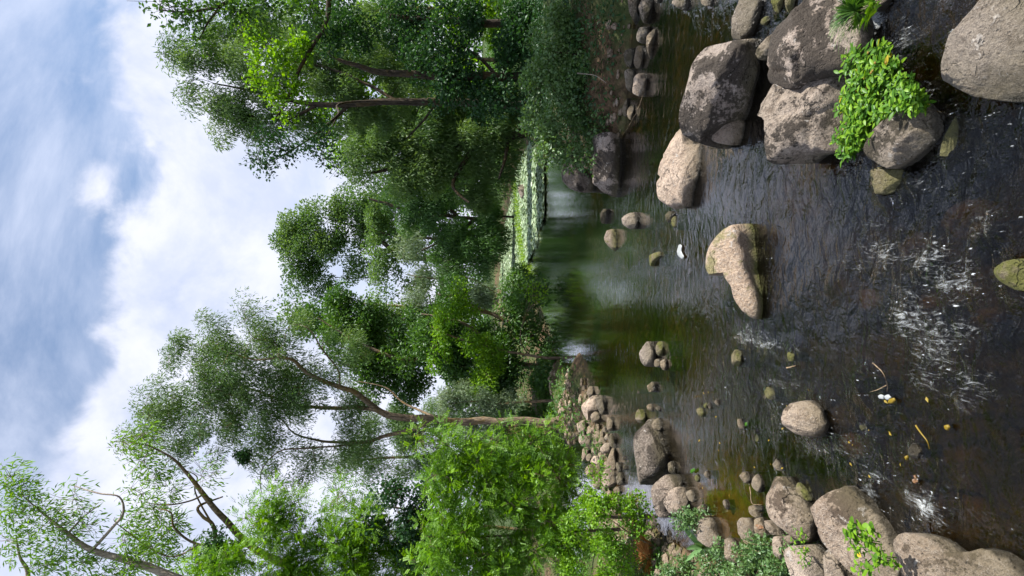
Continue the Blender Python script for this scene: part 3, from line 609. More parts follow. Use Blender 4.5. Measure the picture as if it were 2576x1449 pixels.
for pts_, mt_, lab_ in [([(960,20),(1040,-20),(1062,60),(1030,130),(970,110)], 'tan', 'flat block by the trunk foot on the backwater side of the spit'), ([(970,140),(1040,130),(1095,170),(1090,232),(1010,232)], 'tan', 'low block beside the squarish stone of the spit'),
        ([(1110,520),(1160,500),(1192,580),(1150,642),(1108,600)], 'pale', 'weathered block under the shrub at the backwater side of the spit'), ([(1262,110),(1310,160),(1332,250),(1290,242),(1262,190)], 'dark', 'dark wet block along the water edge in the middle of the spit'),
        ([(1060,400),(1110,420),(1122,500),(1070,522),(1028,450)], 'tan', 'slab at the backwater edge of the spit'), ([(1240,-50),(1300,0),(1302,90),(1250,82),(1235,10)], 'tan', 'block between the trunk and the long shadowed boulder'),
        ([(1330,380),(1370,420),(1382,480),(1338,472)], 'dark', 'small wet block near the reflection at the spit edge'), ([(1200,290),(1248,300),(1240,352),(1202,335)], 'tan', 'small wedge jammed between the larger stones of the spit')]:
    rock(7, pts_, mt_, lab_, .45, group=S)
# right bank
R_ = 'shaded rocks along the right waterline'
rock(4, [(1690,120),(1720,20),(1750,-60),(1850,-60),(1832,100),(1800,180),(1740,262),(1700,222)], 'granite', 'long grey rock of the right waterline at the frame edge', .4, group=R_)
rock(4, [(1590,-60),(1690,-60),(1695,100),(1682,282),(1640,252),(1600,80)], 'dark', 'dim rock directly behind the long grey rock of the right waterline', .4, group=R_)
rock(4, [(1668,332),(1700,288),(1802,278),(1802,352),(1750,452),(1700,442),(1658,382)], 'granite', 'rough block of the right waterline left of the dark gap', .4, group=R_)
rock(4, [(1788,370),(1862,293),(1872,350),(1822,452),(1792,602),(1768,632),(1780,480)], 'tan', 'thin lying sliver in front of the right waterline', .6, .3, group=R_)
rock(4, [(1648,622),(1680,468),(1742,480),(1742,602),(1712,692),(1658,712)], 'tan', 'tall tan stone in the middle of the right waterline', .4, group=R_)
rock(4, [(1548,660),(1550,520),(1600,488),(1652,520),(1642,652),(1600,702)], 'dark', 'dull brown stone behind the tall tan one of the right waterline', .4, group=R_)
rock(4, [(1558,722),(1600,708),(1652,760),(1642,902),(1600,972),(1568,942),(1563,820)], 'granite', 'pale grey stone half behind the heart shaped one', .4, group=R_)
rock(4, [(1638,800),(1680,760),(1700,743),(1732,800),(1782,798),(1772,902),(1732,972),(1690,1002),(1638,952)], 'pale', 'heart shaped pale stone of the right waterline', .4, group=R_)
rock(4, [(1398,1102),(1420,1000),(1470,903),(1512,960),(1512,1052),(1480,1122),(1430,1167)], 'tan', 'brown leaning stone under the hanging bank shrub', .4, group=R_)
rock(4, [(1518,1152),(1550,1060),(1575,1008),(1582,1110),(1562,1202),(1530,1212)], 'tan', 'left of two small brown stones by the snagged twig', .4, group=R_)
rock(4, [(1578,1142),(1620,1068),(1647,1110),(1632,1202),(1600,1242),(1568,1212)], 'tan', 'right of two small brown stones by the snagged twig', .4, group=R_)
rock(4, [(1388,1362),(1400,1280),(1450,1180),(1487,1128),(1492,1230),(1460,1332),(1430,1402),(1400,1397)], 'granite', 'pointed grey brown stone below the leaning one on the right bank', .4, group=R_)
rock(4, [(1338,1242),(1360,1178),(1422,1168),(1422,1232),(1370,1312)], 'dark', 'brown stone half under bank leaves on the right', .4, zb=.05, group=R_)
rock(4, [(1838,-42),(1922,-42),(1902,32),(1860,22)], 'granite', 'small grey stone off the right waterline at the frame edge', .5)
rock(4, [(2038,42),(2070,-42),(2202,-42),(2207,62),(2172,112),(2110,82)], 'granite', 'pale ragged stone in the dark water at the frame edge', .5)
rock(4, [(2328,0),(2400,-42),(2462,-12),(2452,52),(2390,67),(2340,42)], 'granite', 'pale knob of stone in the dark water closest to the smooth grey slab', .5)
rock(5, [(1195,-60),(1300,-90),(1440,-90),(1500,50),(1522,150),(1512,300),(1482,480),(1462,570),(1430,602),(1380,592),(1340,542),(1260,432),(1208,332),(1200,200)], 'stained', 'large dark streaked boulder on the right shore with a black wet side', .4, .5, 'boulder', cat='boulder', facets=6)
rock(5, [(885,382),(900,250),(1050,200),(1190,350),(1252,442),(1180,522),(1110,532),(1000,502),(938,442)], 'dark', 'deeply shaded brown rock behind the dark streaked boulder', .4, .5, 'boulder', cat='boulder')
rock(5, [(1528,802),(1560,760),(1620,728),(1682,790),(1685,870),(1650,917),(1600,917),(1538,862)], 'granite', 'two toned stone, pale top and black side, standing in the calm water', .4, .5)
rock(5, [(1345,1002),(1380,908),(1412,920),(1442,970),(1468,1050),(1462,1132),(1410,1142),(1368,1082)], 'mossy', 'brown and green leaf shaped stone in the calm water', .6, .4)
rock(5, [(1295,782),(1320,708),(1385,700),(1362,792),(1325,862)], 'dark', 'dim half drowned stone beyond the two toned one', .7)
rock(5, [(458,452),(490,470),(522,530),(518,592),(480,612),(463,540)], 'granite', 'distant grey rock on the far shore above the lily pads', .4, zb=.0)

# the current breaks round the stones: ripples at their foot and a foam-flecked wake downstream
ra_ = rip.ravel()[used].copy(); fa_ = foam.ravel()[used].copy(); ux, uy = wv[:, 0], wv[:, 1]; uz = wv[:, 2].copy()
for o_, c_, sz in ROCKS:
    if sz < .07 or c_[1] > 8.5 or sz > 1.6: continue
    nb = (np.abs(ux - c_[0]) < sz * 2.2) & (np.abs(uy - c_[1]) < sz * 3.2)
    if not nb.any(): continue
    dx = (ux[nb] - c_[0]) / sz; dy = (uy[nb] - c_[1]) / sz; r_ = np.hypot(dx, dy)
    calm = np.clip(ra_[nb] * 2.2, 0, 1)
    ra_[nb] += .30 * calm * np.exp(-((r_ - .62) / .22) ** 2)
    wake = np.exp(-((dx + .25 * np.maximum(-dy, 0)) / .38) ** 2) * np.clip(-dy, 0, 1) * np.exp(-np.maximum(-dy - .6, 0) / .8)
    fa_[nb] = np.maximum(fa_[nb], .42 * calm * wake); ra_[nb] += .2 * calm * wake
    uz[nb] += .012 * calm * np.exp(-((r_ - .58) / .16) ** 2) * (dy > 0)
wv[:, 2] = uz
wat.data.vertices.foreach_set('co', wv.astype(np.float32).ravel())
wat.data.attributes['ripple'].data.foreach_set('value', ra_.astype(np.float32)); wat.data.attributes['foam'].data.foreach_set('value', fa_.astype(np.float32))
wat.data.update()
# submerged stones one can pick out, then the cobbles of the bed
def pebble(rad, seed, sx=1.0, sy=1.0, sz=0.6, nn=10, kk=6):
    th = np.linspace(0, 2 * math.pi, nn, endpoint=False); ph = np.linspace(-math.pi / 2, math.pi / 2, kk + 1)[1:-1]
    v = [(0, 0, -1)] + [(math.cos(p_) * math.cos(t_), math.cos(p_) * math.sin(t_), math.sin(p_)) for p_ in ph for t_ in th] + [(0, 0, 1)]
    v = np.array(v); v = v * (1 + 0.28 * fbm(v * 1.6 + seed, 2))[:, None]
    v *= np.array([sx, sy, sz]) * rad
    F = []
    for i in range(nn): F.append((0, 1 + (i + 1) % nn, 1 + i))
    for r in range(len(ph) - 1):
        for i in range(nn):
            a, b_ = 1 + r * nn + i, 1 + r * nn + (i + 1) % nn
            F += [(a, b_, b_ + nn), (a, b_ + nn, a + nn)]
    last = 1 + (len(ph) - 1) * nn; e = len(v) - 1
    for i in range(nn): F.append((last + i, last + (i + 1) % nn, e))
    return v, np.array(F)
sub = [(2140, 1128, .10, 'rusty', 'drowned orange stone left of the mossy striped one'), (2180, 755, .09, 'rusty', 'bright rusty drowned stone in the middle of the rapids'), (2430, 555, .12, 'rusty', 'rusty drowned slab in the front rapids'),
       (2300, 625, .10, 'rusty', 'rusty brown drowned stone above the main white water'), (1820, 735, .16, 'underwater', 'amber drowned rock in the dark lee of the axe shaped rock'), (2340, 765, .08, 'rusty', 'orange drowned stone beside the main white water'),
       (2230, 690, .13, 'underwater', 'rounded brown drowned boulder under the rapids'), (1900, 1160, .05, 'rusty', 'small orange drowned pebble in the left riffle'), (2480, 805, .07, 'rusty', 'small golden drowned stone in the front rapids'),
       (2110, 1060, .12, 'underwater', 'dark drowned stone just beyond the bent twig'), (1690, 1250, .06, 'underwater', 'drowned stone on the brown shallow by the bright lumpy boulder')]
for (X_, Y_, r_, mt, lab) in sub:
    c = on_z(X_, Y_, -0.06)
    v, F = pebble(r_, rng.uniform(0, 50, 3), 1.0, 1.3, 0.7, 16, 9)
    o = mesh_from('submerged_stone', v, F, 3, M[mt]); o.location = (c[0], c[1], -0.085 - 0.3 * r_)
    tag(o, lab, 'stone')
vs_, fs_, k = [], [], 0
protos = [pebble(1.0, i * 7.7, 1, random.uniform(.7, 1.3), random.uniform(.45, .8), 7, 4) for i in range(6)]
yv = 1.6 + 10.5 * rng.random(2600) ** 1.3; xv = rng.uniform(-3.2, 5.5, 2600); gv = ground_h(xv, yv)
for xx, yy, gzv in zip(xv, yv, gv):
    if abs(xx) > 0.55 * yy + 1.2: continue
    if gzv > -0.02: continue
    r_ = rng.uniform(.018, .06) * (1 + 1.2 * (rng.random() < .05)); v, F = protos[int(rng.integers(6))]
    a = rng.uniform(0, 6.28); R2 = np.array([[math.cos(a), -math.sin(a), 0], [math.sin(a), math.cos(a), 0], [0, 0, 1]])
    vv = v @ R2.T * r_ + np.array([xx, yy, min(gzv + 0.15 * r_, -0.03 - 0.6 * r_)])
    vs_.append(vv); fs_.append(F + k); k += len(vv)
o = mesh_from('riverbed_cobbles', np.vstack(vs_), np.vstack(fs_), 3, M['underwater'])
tag(o, 'brown cobbles scattered under the clear shallow water', 'stones', kind='stuff')
vs_, fs_, k = [], [], 0
yv = 3 + 19 * rng.random(24000) ** 1.2
xv = np.where(yv < 14, np.where(rng.random(24000) < .6, rng.uniform(-5.5, -1.5, 24000), rng.uniform(1.8, 6.5, 24000)), rng.uniform(-6, 5, 24000))
sv = sdist(xv, yv); gv = ground_h(xv, yv)
okv = (np.abs(sv) < .38) | ((xv > -4.6) & (xv < -2.3) & (yv > 10.7) & (yv < 17.5) & (gv > -.04))
for xx, yy, g_ in list(zip(xv[okv], yv[okv], gv[okv]))[:1900]:
    r_ = .025 + .085 * rng.random() ** 2.2; v, F = protos[int(rng.integers(6))]
    a = rng.uniform(0, 6.28); R2 = np.array([[math.cos(a), -math.sin(a), 0], [math.sin(a), math.cos(a), 0], [0, 0, 1]])
    vv = v @ R2.T * r_ + np.array([xx, yy, g_ + .2 * r_]); vs_.append(vv); fs_.append(F + k); k += len(vv)
o = mesh_from('bank_cobbles', np.vstack(vs_), np.vstack(fs_), 3, M['tan'], smooth=False)
tag(o, 'mixed gravel and cobbles scattered along both waterlines', 'stones', kind='stuff')
#ROCKS_END

# ------------------------------------------------------------------ plants: geometry generators
def unit(v): return v / (np.linalg.norm(v, axis=-1, keepdims=True) + 1e-9)
def leaf_quads(base, d, n, L, W, fold=0.18, droop=0.0):
    """four corners per leaf: stalk end, widest left, tip, widest right"""
    d = unit(d); s = unit(np.cross(d, n)); n = unit(np.cross(s, d))
    L = np.broadcast_to(L, (len(base),))[:, None]; W = np.broadcast_to(W, (len(base),))[:, None]
    m1 = base + d * L * 0.45 + s * W * 0.5 + n * W * fold
    m2 = base + d * L * 0.45 - s * W * 0.5 + n * W * fold
    tip = base + d * L - n * L * droop
    return np.stack([base, m1, tip, m2], 1)
def rand_dir(n): return unit(rng.normal(size=(n, 3)))
def leaves_obj(name, quads, tint, mat, parent=None, nper=4):
    v = quads.reshape(-1, 3); return mesh_from(name, v, np.arange(len(v)), nper, mat, smooth=False, face_attrs={'tint': tint}, parent=parent)
def tube_mesh(paths, sides=5):
    """paths: list of (pts, radii) -> verts, quad faces"""
    V, F, k = [], [], 0
    for pts, rad in paths:
        pts = np.asarray(pts, float); rad = np.asarray(rad, float); n = len(pts)
        if n < 2: continue
        tg = unit(np.gradient(pts, axis=0)); ref = np.array([0.31, 0.2, 0.93]) if abs(tg[0, 2]) < 0.8 else np.array([1.0, 0.1, 0])
        s = unit(np.cross(tg, ref)); u = np.cross(s, tg)
        a = np.linspace(0, 2 * math.pi, sides, endpoint=False)
        ring = pts[:, None] + rad[:, None, None] * (np.cos(a)[None, :, None] * s[:, None] + np.sin(a)[None, :, None] * u[:, None])
        V.append(ring.reshape(-1, 3))
        idx = np.arange(n * sides).reshape(n, sides) + k; nx = np.roll(idx, -1, 1)
        F.append(np.stack([idx[:-1], nx[:-1], nx[1:], idx[1:]], -1).reshape(-1, 4)); k += n * sides
    return np.vstack(V), np.vstack(F)
def curve(pts, n, jit=0.0):
    p = np.array(pts, float); 
    if len(p) == 2: p = np.vstack([p[0], p.mean(0), p[1]])
    m_ = len(p); out = []
    for s in np.linspace(0, m_ - 1, n):
        i = min(int(s), m_ - 2); u = s - i
        p0 = p[max(i - 1, 0)]; p1 = p[i]; p2 = p[i + 1]; p3 = p[min(i + 2, m_ - 1)]
        out.append(0.5 * ((2 * p1) + (-p0 + p2) * u + (2 * p0 - 5 * p1 + 4 * p2 - p3) * u * u + (-p0 + 3 * p1 - 3 * p2 + p3) * u ** 3))
    out = np.array(out)
    if jit: out[:, :3] += jit * np.stack([vnoise(out[:, :3] * 1.9 + 3 * i_) for i_ in range(3)], -1)
    return out

def crown_points(blobs, depth, cover, leaf_area, cap, clump_r, thick):
    """clumps of foliage spread through ellipsoids; returns clump centres, radii and leaf counts"""
    C_, R__, N_ = [], [], []
    tot = 0
    for bl in blobs:
        X_, Y_, rx, ry = bl[:4]; dd = depth + (bl[4] if len(bl) > 4 else 0); cv = bl[5] if len(bl) > 5 else 1.0
        sX, sY = max(rx * dd / FPX - 0.35 * clump_r, .1), max(ry * dd / FPX - 0.35 * clump_r, .1)
        area = math.pi * (sX + .3 * clump_r) * (sY + .3 * clump_r)
        nl = 1.15 * cover * cv * area / leaf_area
        nc = max(5, int(1.7 * cv ** .5 * (sX * sY) / (clump_r ** 2)))
        u = rand_dir(nc) * (rng.random((nc, 1)) ** 0.48) * rng.uniform(0.75, 1.22, (nc, 1))
        c0 = P(X_, Y_, dd)
        cc = c0 + u[:, :1] * np.array([sY, 0, 0]) + u[:, 1:2] * np.array([0, min(sX, sY) * thick, 0]) + u[:, 2:3] * np.array([0, 0, sX])
        rr = clump_r * rng.uniform(0.55, 1.35, nc); wgt = rr ** 2; wgt /= wgt.sum()
        C_.append(cc); R__.append(rr); N_.append(wgt * nl); tot += nl
    f_ = min(1.0, cap / tot)
    return np.vstack(C_), np.concatenate(R__), np.maximum((np.concatenate(N_) * f_).astype(int), 1), f_

STYLE = {'oval': (0.55, .2, .1), 'willow': (0.22, .1, .35), 'alder': (0.75, .15, .1)}
def foliage(C_, R__, N_, style, L, up=0.7, flat=0.75):
    nt = int(N_.sum()); ci = np.repeat(np.arange(len(C_)), N_)
    ctint = rng.random(len(C_))
    g_ = rng.normal(size=(nt, 3)); rr = np.linalg.norm(g_, axis=1, keepdims=True); g_ = g_ / rr * np.minimum(rr, 2.0) ** 0.9 * 0.62
    g_[:, 2] *= flat
    pos_ = C_[ci] + g_ * R__[ci][:, None]
    tint = np.clip(0.62 * ctint[ci] + 0.38 * rng.random(nt), 0, 0.92)
    if style == 'pinnate':
        nf = nt // 11 + 1; sel = rng.integers(0, nt, nf); b0 = pos_[sel]; out = unit(b0 - C_[ci[sel]])
        d = unit(out * 0.8 + rand_dir(nf) * 0.7 + np.array([0, 0, -0.15])); nrm = unit(rand_dir(nf) * 0.55 + np.array([0.25, -0.1, up]))
        s = unit(np.cross(d, nrm)); Q, T_ = [], []
        RL = L * 4.2
        for j in range(11):
            if j == 10: bb = b0 + d * RL; dd_ = d
            else:
                t_ = 0.22 + 0.78 * (j // 2) / 5.0; sg = 1 if j % 2 else -1
                bb = b0 + d * RL * t_ - np.array([0, 0, 1.0]) * (RL * 0.18 * t_ * t_); dd_ = unit(s * sg + d * 0.45)
            Q.append(leaf_quads(bb, dd_, nrm + rand_dir(nf) * 0.12, L, L * 0.48, 0.05)); T_.append(tint[sel])
        return np.concatenate(Q), np.concatenate(T_)
    wr, fold, droop = STYLE[style]
    d = rand_dir(nt) * 0.9 + unit(g_) * 0.5
    d[:, 2] += {'oval': -0.15, 'willow': -0.9, 'alder': -0.1}[style]
    nrm = rand_dir(nt) * 0.8 + np.array([0.2, 0, up])
    Ls = L * rng.uniform(0.6, 1.25, nt)
    return leaf_quads(pos_, d, nrm, Ls, Ls * wr, fold, droop * .3), tint

def tree(name, label, depth, limbs, blobs, style='oval', mat='alder', bark='bark', L=0.10, cover=1.5, cap=60000, clump=0.45, thick=1.0,
         group=None, cat='tree', twig=0.012, up=0.7, base=None, trunk_sides=9, no_trunk=False, flat=0.75):
    """limbs: list of polylines of (X, Y, depth offset, radius m); the first is the trunk"""
    P3 = [[(*P(X_, Y_, depth + dz), r * 0.72) for (X_, Y_, dz, r) in lm] for lm in limbs]
    b0 = np.array(P3[0][0][:3]); bz = gz(b0[0], b0[1]) if base is None else base
    root = empty(name, (b0[0], b0[1], bz)); tag(root, label, cat, group)
    if not no_trunk and b0[2] > bz - 0.1:
        first = P3[0][0]
        P3[0] = [(b0[0], b0[1], bz - 0.15, first[3] * 1.25)] + P3[0]
    elif no_trunk: pass
    nodes = []
    for i, lm in enumerate(P3):
        n = 6 * len(lm); c = curve(lm, n, 0.0)
        c[:, :3] += 0.35 * c[:, 3:4].clip(0.03) * np.stack([vnoise(c[:, :3] * 2.3 + 7 * q) for q in range(3)], -1)
        v, F = tube_mesh([(c[:, :3], np.maximum(c[:, 3], 0.006))], trunk_sides)
        mesh_from('trunk' if i == 0 else 'limb', v, F, 4, M[bark], parent=root)
        nodes.append(c)
    nodes = np.vstack(nodes); npos = nodes[:, :3]; nrad = nodes[:, 3]
    wr = STYLE.get(style, (0.48,))[0]
    C_, R__, N_, f_ = crown_points(blobs, depth, cover, L * L * wr * 0.5 * 0.6, cap, clump, thick)
    # branches: every clump is reached from the nearest wood already grown
    dmin = np.array([np.min(np.linalg.norm(npos - c, axis=1)) for c in C_])
    paths = []
    for i in np.argsort(dmin):
        c = C_[i]; dd = np.linalg.norm(npos - c, axis=1) + 0.25 * np.maximum(npos[:, 2] - c[2], 0); j = int(np.argmin(dd)); a = npos[j]; ln = np.linalg.norm(c - a)
        if ln < 0.05 or ln > 6.0 * max(1, depth / 20): continue
        mid_ = a * 0.5 + c * 0.5 + np.array([0, 0, 0.14 * ln]) + rng.normal(size=3) * 0.10 * ln
        pts = curve([a, mid_, c], 6)
        r0 = min(nrad[j] * 0.62, twig * (0.8 + 0.9 * ln)); rad = np.linspace(r0, max(r0 * 0.3, 0.003 + depth * 1e-4), 6)
        paths.append((pts, rad)); npos = np.vstack([npos, pts[1:]]); nrad = np.concatenate([nrad, rad[1:]])
        for q in range(4):
            e = c + rand_dir(1)[0] * R__[i] * 1.1; paths.append((curve([pts[3 + (q % 2)], (pts[4] + e) / 2 + rng.normal(size=3) * .05 * R__[i], e], 4), np.linspace(rad[-1], 0.002 + depth * 1e-4, 4)))
    if paths:
        v, F = tube_mesh(paths, 3); tag(mesh_from('branches', v, F, 4, M[bark], parent=root), kind='stuff')
    Q, T_ = foliage(C_, R__, N_, style, L, up, flat)
    tag(leaves_obj('crown', Q, T_, M[mat], root), kind='stuff')
    return root

TREES = True
#TREES_BEGIN
# the tall tree on the spit, limbs traced
tree('tall_tree', 'tall forked tree with feathery grey green crown rising from the rock spit', 17.0,
     [[(1432,1055,0,.24),(1380,1063,0,.20),(1300,1060,0,.17),(1200,1058,0,.16),(1120,1060,0,.16),(1050,1052,0,.15),(985,1045,0,.14),(955,1033,0,.13),(899,988,-.2,.11),(854,973,-.3,.10),(794,951,-.5,.085),(756,925,-.6,.075),(738,906,-.7,.065),(700,900,-.8,.05),(640,905,-.9,.03),(560,880,-1,.015)],
      [(985,1045,0,.12),(930,1028,.3,.10),(850,1026,.5,.085),(780,1024,.7,.07),(720,1010,.8,.055),(650,985,1,.04),(560,960,1.2,.02),(470,960,1.3,.01)],
      [(1083,1062,0,.10),(1020,1085,.1,.085),(970,1097,.3,.075),(918,1112,.3,.07),(854,1112,.5,.06),(800,1108,.6,.05),(740,1090,.7,.035),(700,1050,.8,.02),(640,1040,.8,.012)],
      [(918,1112,.3,.05),(850,1122,0,.04),(760,1128,-.3,.032),(705,1135,-.4,.028),(665,1170,-.5,.024),(655,1210,-.5,.02),(659,1243,-.5,.012)],
      [(738,906,-.7,.05),(700,890,-.7,.035),(690,860,-.7,.03),(640,850,-.8,.02),(620,820,-.8,.012)],
      [(854,973,-.3,.05),(850,930,-.6,.035),(810,880,-.9,.03),(780,830,-1,.022),(740,815,-1,.012)],
      [(1120,1060,0,.06),(1060,1035,.8,.05),(1010,1010,1.2,.04),(970,975,1.4,.03),(900,960,1.6,.018)]],
     [(450,990,120,120,0,.75),(380,1060,70,80,0,.6),(560,900,120,120,-.3,.8),(620,1050,170,130,0,.8),(560,840,70,70,-.6,.6),(700,880,120,110,-.4,.85),(760,980,150,110,.3,.8),(640,1160,110,70,0,.65),(860,900,90,90,-.4,.8),(870,1060,90,110,.6,.7),(780,1160,90,60,0,.6),(920,1140,80,70,0,.55),(500,1090,110,60,0,.65),(740,1220,60,40,0,.4),(420,1130,60,40,0,.6),(330,1110,40,40,0,.5),(480,880,60,60,-.4,.7),(640,790,50,45,-.8,.6),(560,990,120,110,.4,.4)],
     'willow', 'willow', 'bark', L=.115, cover=1.05, cap=135000, clump=.36, thick=1.0)
tree('left_bank_tree', 'leafy tree on the far left bank with drooping bright sprays', 22.0,
     [[(1365,925,0,.20),(1290,915,0,.17),(1200,913,0,.15),(1120,905,0,.13),(1000,900,0,.10),(900,860,0,.07),(800,800,0,.03)],
      [(1290,915,0,.12),(1230,860,-.5,.09),(1160,810,-1,.07),(1060,790,-1,.04)], [(1120,905,0,.08),(1020,860,1,.06),(900,830,1,.03)],
      [(1340,850,0,.14),(1260,800,.5,.11),(1180,770,.5,.08),(1100,740,.5,.04)]],
     [(790,790,70,55,2,.6),(880,830,90,80,1,.8),(960,900,100,90,1),(1040,850,110,90,0),(1120,790,90,80,0),(1130,900,110,80,-.5),(1220,850,90,90,0),(1270,930,90,80,0),(1250,1000,80,60,0),(1310,830,50,70,0),(1040,980,80,60,1),(1345,745,30,50,-1,.9),(1300,750,60,60,0,1),(850,760,70,60,1,.7),(930,790,80,70,1,.8),(1180,960,80,60,1),(980,950,80,60,2,.8)],
     'oval', 'alder', 'bark', L=.15, cover=2.2, cap=75000, clump=.55)
tree('bright_spray_shrub', 'bright yellow green drooping shrub in front of the far left bank tree', 20.0,
     [[(1370,900,0,.07),(1260,880,0,.05),(1150,850,0,.04),(1080,820,0,.02)]],
     [(1100,830,45,45),(1150,790,60,50),(1190,850,70,60),(1110,900,60,45),(1230,900,60,60),(1210,960,60,50),(1160,740,40,40),(1340,740,30,30,0,.8)],
     'oval', 'fresh', 'bark', L=.12, cover=1.1, cap=22000, clump=.35, cat='shrub')
tree('round_crowned_tree', 'round crowned tree standing against the sky at the far end of the stream', 88.0,
     [[(1240,650,0,.55),(1150,655,0,.55),(1050,650,0,.55),(1000,642,0,.5),(940,590,0,.42),(860,560,0,.12),(780,540,0,.05)],
      [(1000,642,0,.2),(960,690,0,.16),(880,700,0,.1),(800,690,0,.04)], [(940,590,0,.15),(900,640,0,.1),(820,640,0,.05)], [(1000,642,0,.15),(950,560,0,.12),(880,500,0,.05)]],
     [(765,560,60,60),(790,620,90,75),(840,510,70,45,0,.7),(770,680,60,50),(850,690,80,50,0,.8),(890,560,90,70,0,.8),(960,560,70,60,0,.8),(910,510,70,50,0,.8),(960,610,60,60,0,.6),(900,650,70,60,0,.35),(730,610,45,55),(850,620,60,50,0,.7)],
     'oval', 'willow', 'darkbark', L=.42, cover=1.9, cap=52000, clump=1.7, thick=.9, twig=.022)
tree('dense_bank_tree', 'dense dark green tree leaning over the far end of the lily pads', 46.0,
     [[(1245,545,0,.12),(1200,550,0,.2),(1100,540,0,.2),(1000,520,0,.2),(930,500,0,.1)], [(1200,550,0,.25),(1120,600,0,.15),(1060,630,0,.08)], [(1150,545,0,.2),(1080,470,0,.15),(1020,450,0,.06)]],
     [(985,490,60,45),(1030,540,75,65),(1060,480,100,70),(1110,600,75,60),(1140,530,100,110),(1170,640,90,60),(1210,580,70,90),(1225,520,40,90),(1222,660,35,60),(1130,680,50,40)],
     'willow', 'alder', 'darkbark', L=.32, cover=2.3, cap=52000, clump=1.0)
tree('distant_ash', 'distant soft green tree filling the gap above the end of the pool', 72.0,
     [[(1240,600,0,.3),(1100,600,0,.25),(980,590,0,.18),(920,560,0,.08)]],
     [(930,460,55,45,0,.8),(960,560,75,60),(980,640,75,60),(1040,600,70,60),(1040,690,60,50),(960,710,55,45,0,.8),(1000,500,60,50)],
     'oval', 'willow', 'darkbark', L=.38, cover=1.5, cap=30000, clump=1.3)
tree('grey_willow', 'silvery grey willow between the far trees above the pool', 60.0,
     [[(1262,745,0,.08),(1180,700,0,.10),(1080,700,0,.12),(1020,690,0,.05)]],
     [(1110,690,40,45),(1060,770,60,35),(1040,620,45,50,0,.8),(1050,700,40,35,0,.6),(1140,720,60,50),(1200,740,60,50),(1120,760,50,50)],
     'willow', 'greywillow', 'bark', L=.38, cover=1.9, cap=26000, clump=1.2)
tree('hazy_back_tree', 'loose pale green tree behind the left crowns at the water head', 60.0,
     [[(1250,790,0,.2),(1150,780,0,.2),(1000,770,0,.2),(850,760,0,.06)]],
     [(760,790,60,40,0,.7),(830,810,80,60),(920,800,90,60),(1000,800,80,55),(1080,810,80,70),(1160,800,80,90),(900,880,90,70),(1000,880,80,80)],
     'oval', 'willow', 'bark', L=.36, cover=1.7, cap=36000, clump=1.5)
tree('overhanging_willow', 'big grey green willow mass hanging low over the right of the lily pads', 25.0,
     [[(1340,330,0,.35),(1250,350,0,.3),(1150,370,0,.25),(1050,400,0,.2),(960,430,0,.1),(880,440,0,.04)],
      [(1200,360,0,.18),(1160,420,-.5,.14),(1140,470,-1,.1),(1180,510,-1.3,.06)], [(1250,350,0,.2),(1200,280,0,.16),(1100,240,0,.1),(1000,230,0,.04)], [(1280,345,0,.14),(1270,400,-1,.1),(1255,450,-1.4,.06)]],
     [(880,400,45,40,0,.6),(950,375,80,70),(1020,430,75,70),(1050,350,110,100),(1120,430,100,90),(1170,340,110,100),(1215,420,60,80),(1250,290,80,90),(1240,370,55,60),(1278,440,26,42),(1285,370,32,50),(1010,360,90,80),(960,310,70,70,2),(1090,290,90,80),(900,330,55,60,2,.8),(1130,260,90,80),(1010,300,90,80),(1310,270,50,50),(1180,500,60,60)],
     'willow', 'willow', 'darkbark', L=.21, cover=2.3, cap=88000, clump=.6)
tree('tall_willow', 'tall willow with dark upright trunk and airy top on the right bank', 19.0,
     [[(1490,262,0,.22),(1400,265,0,.2),(1250,262,0,.18),(1100,258,0,.17),(1000,255,0,.16),(880,262,0,.14),(800,262,0,.12),(720,250,0,.09),(640,230,0,.06),(540,210,0,.03)],
      [(880,262,0,.09),(840,300,0,.07),(790,340,-.3,.05),(740,375,-.6,.03),(690,400,-.8,.015)], [(800,262,0,.08),(720,300,0,.06),(620,290,0,.03)], [(1000,255,0,.08),(900,200,.4,.07),(780,160,.6,.05),(650,150,.8,.02)],
      [(1100,258,0,.06),(1060,310,0,.05),(1020,350,0,.02)]],
     [(450,140,55,50,0,.7),(520,170,80,70),(560,240,80,60),(610,300,80,60,0,.8),(650,210,90,90),(700,320,70,60,0,.8),(760,200,90,90,1),(830,130,90,80,1),(880,210,80,70,1,.8),(940,140,90,90,1.5),(980,200,80,70,1,.9),(480,230,50,40,0,.6),(900,280,70,60,1,.9),(960,300,70,60,1.5,.9),(860,60,80,70,3),(960,50,80,80,3),(770,100,80,70,2),(690,60,80,60,2.5,.8),(580,110,70,70,2,.9),(650,60,70,70,3,.9),(520,90,50,50,1,.7),(640,330,50,50,.5,.7),(800,320,70,60,1,.8),(1050,150,80,80,2)],
     'willow', 'willow', 'darkbark', L=.155, cover=1.6, cap=95000, clump=.40)
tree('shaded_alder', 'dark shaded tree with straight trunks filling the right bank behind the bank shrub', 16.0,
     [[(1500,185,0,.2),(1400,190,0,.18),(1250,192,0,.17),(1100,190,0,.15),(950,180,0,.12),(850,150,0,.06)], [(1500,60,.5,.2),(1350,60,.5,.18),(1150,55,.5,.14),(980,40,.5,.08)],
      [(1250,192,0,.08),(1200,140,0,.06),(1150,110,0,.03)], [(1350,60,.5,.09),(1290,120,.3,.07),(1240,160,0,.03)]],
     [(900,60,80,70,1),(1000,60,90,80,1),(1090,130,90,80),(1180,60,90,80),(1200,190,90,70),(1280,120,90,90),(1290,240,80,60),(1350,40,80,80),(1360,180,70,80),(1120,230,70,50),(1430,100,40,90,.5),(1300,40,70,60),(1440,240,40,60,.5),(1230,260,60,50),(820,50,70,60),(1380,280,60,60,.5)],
     'alder', 'darkleaf', 'darkbark', L=.105, cover=1.6, cap=76000, clump=.45)
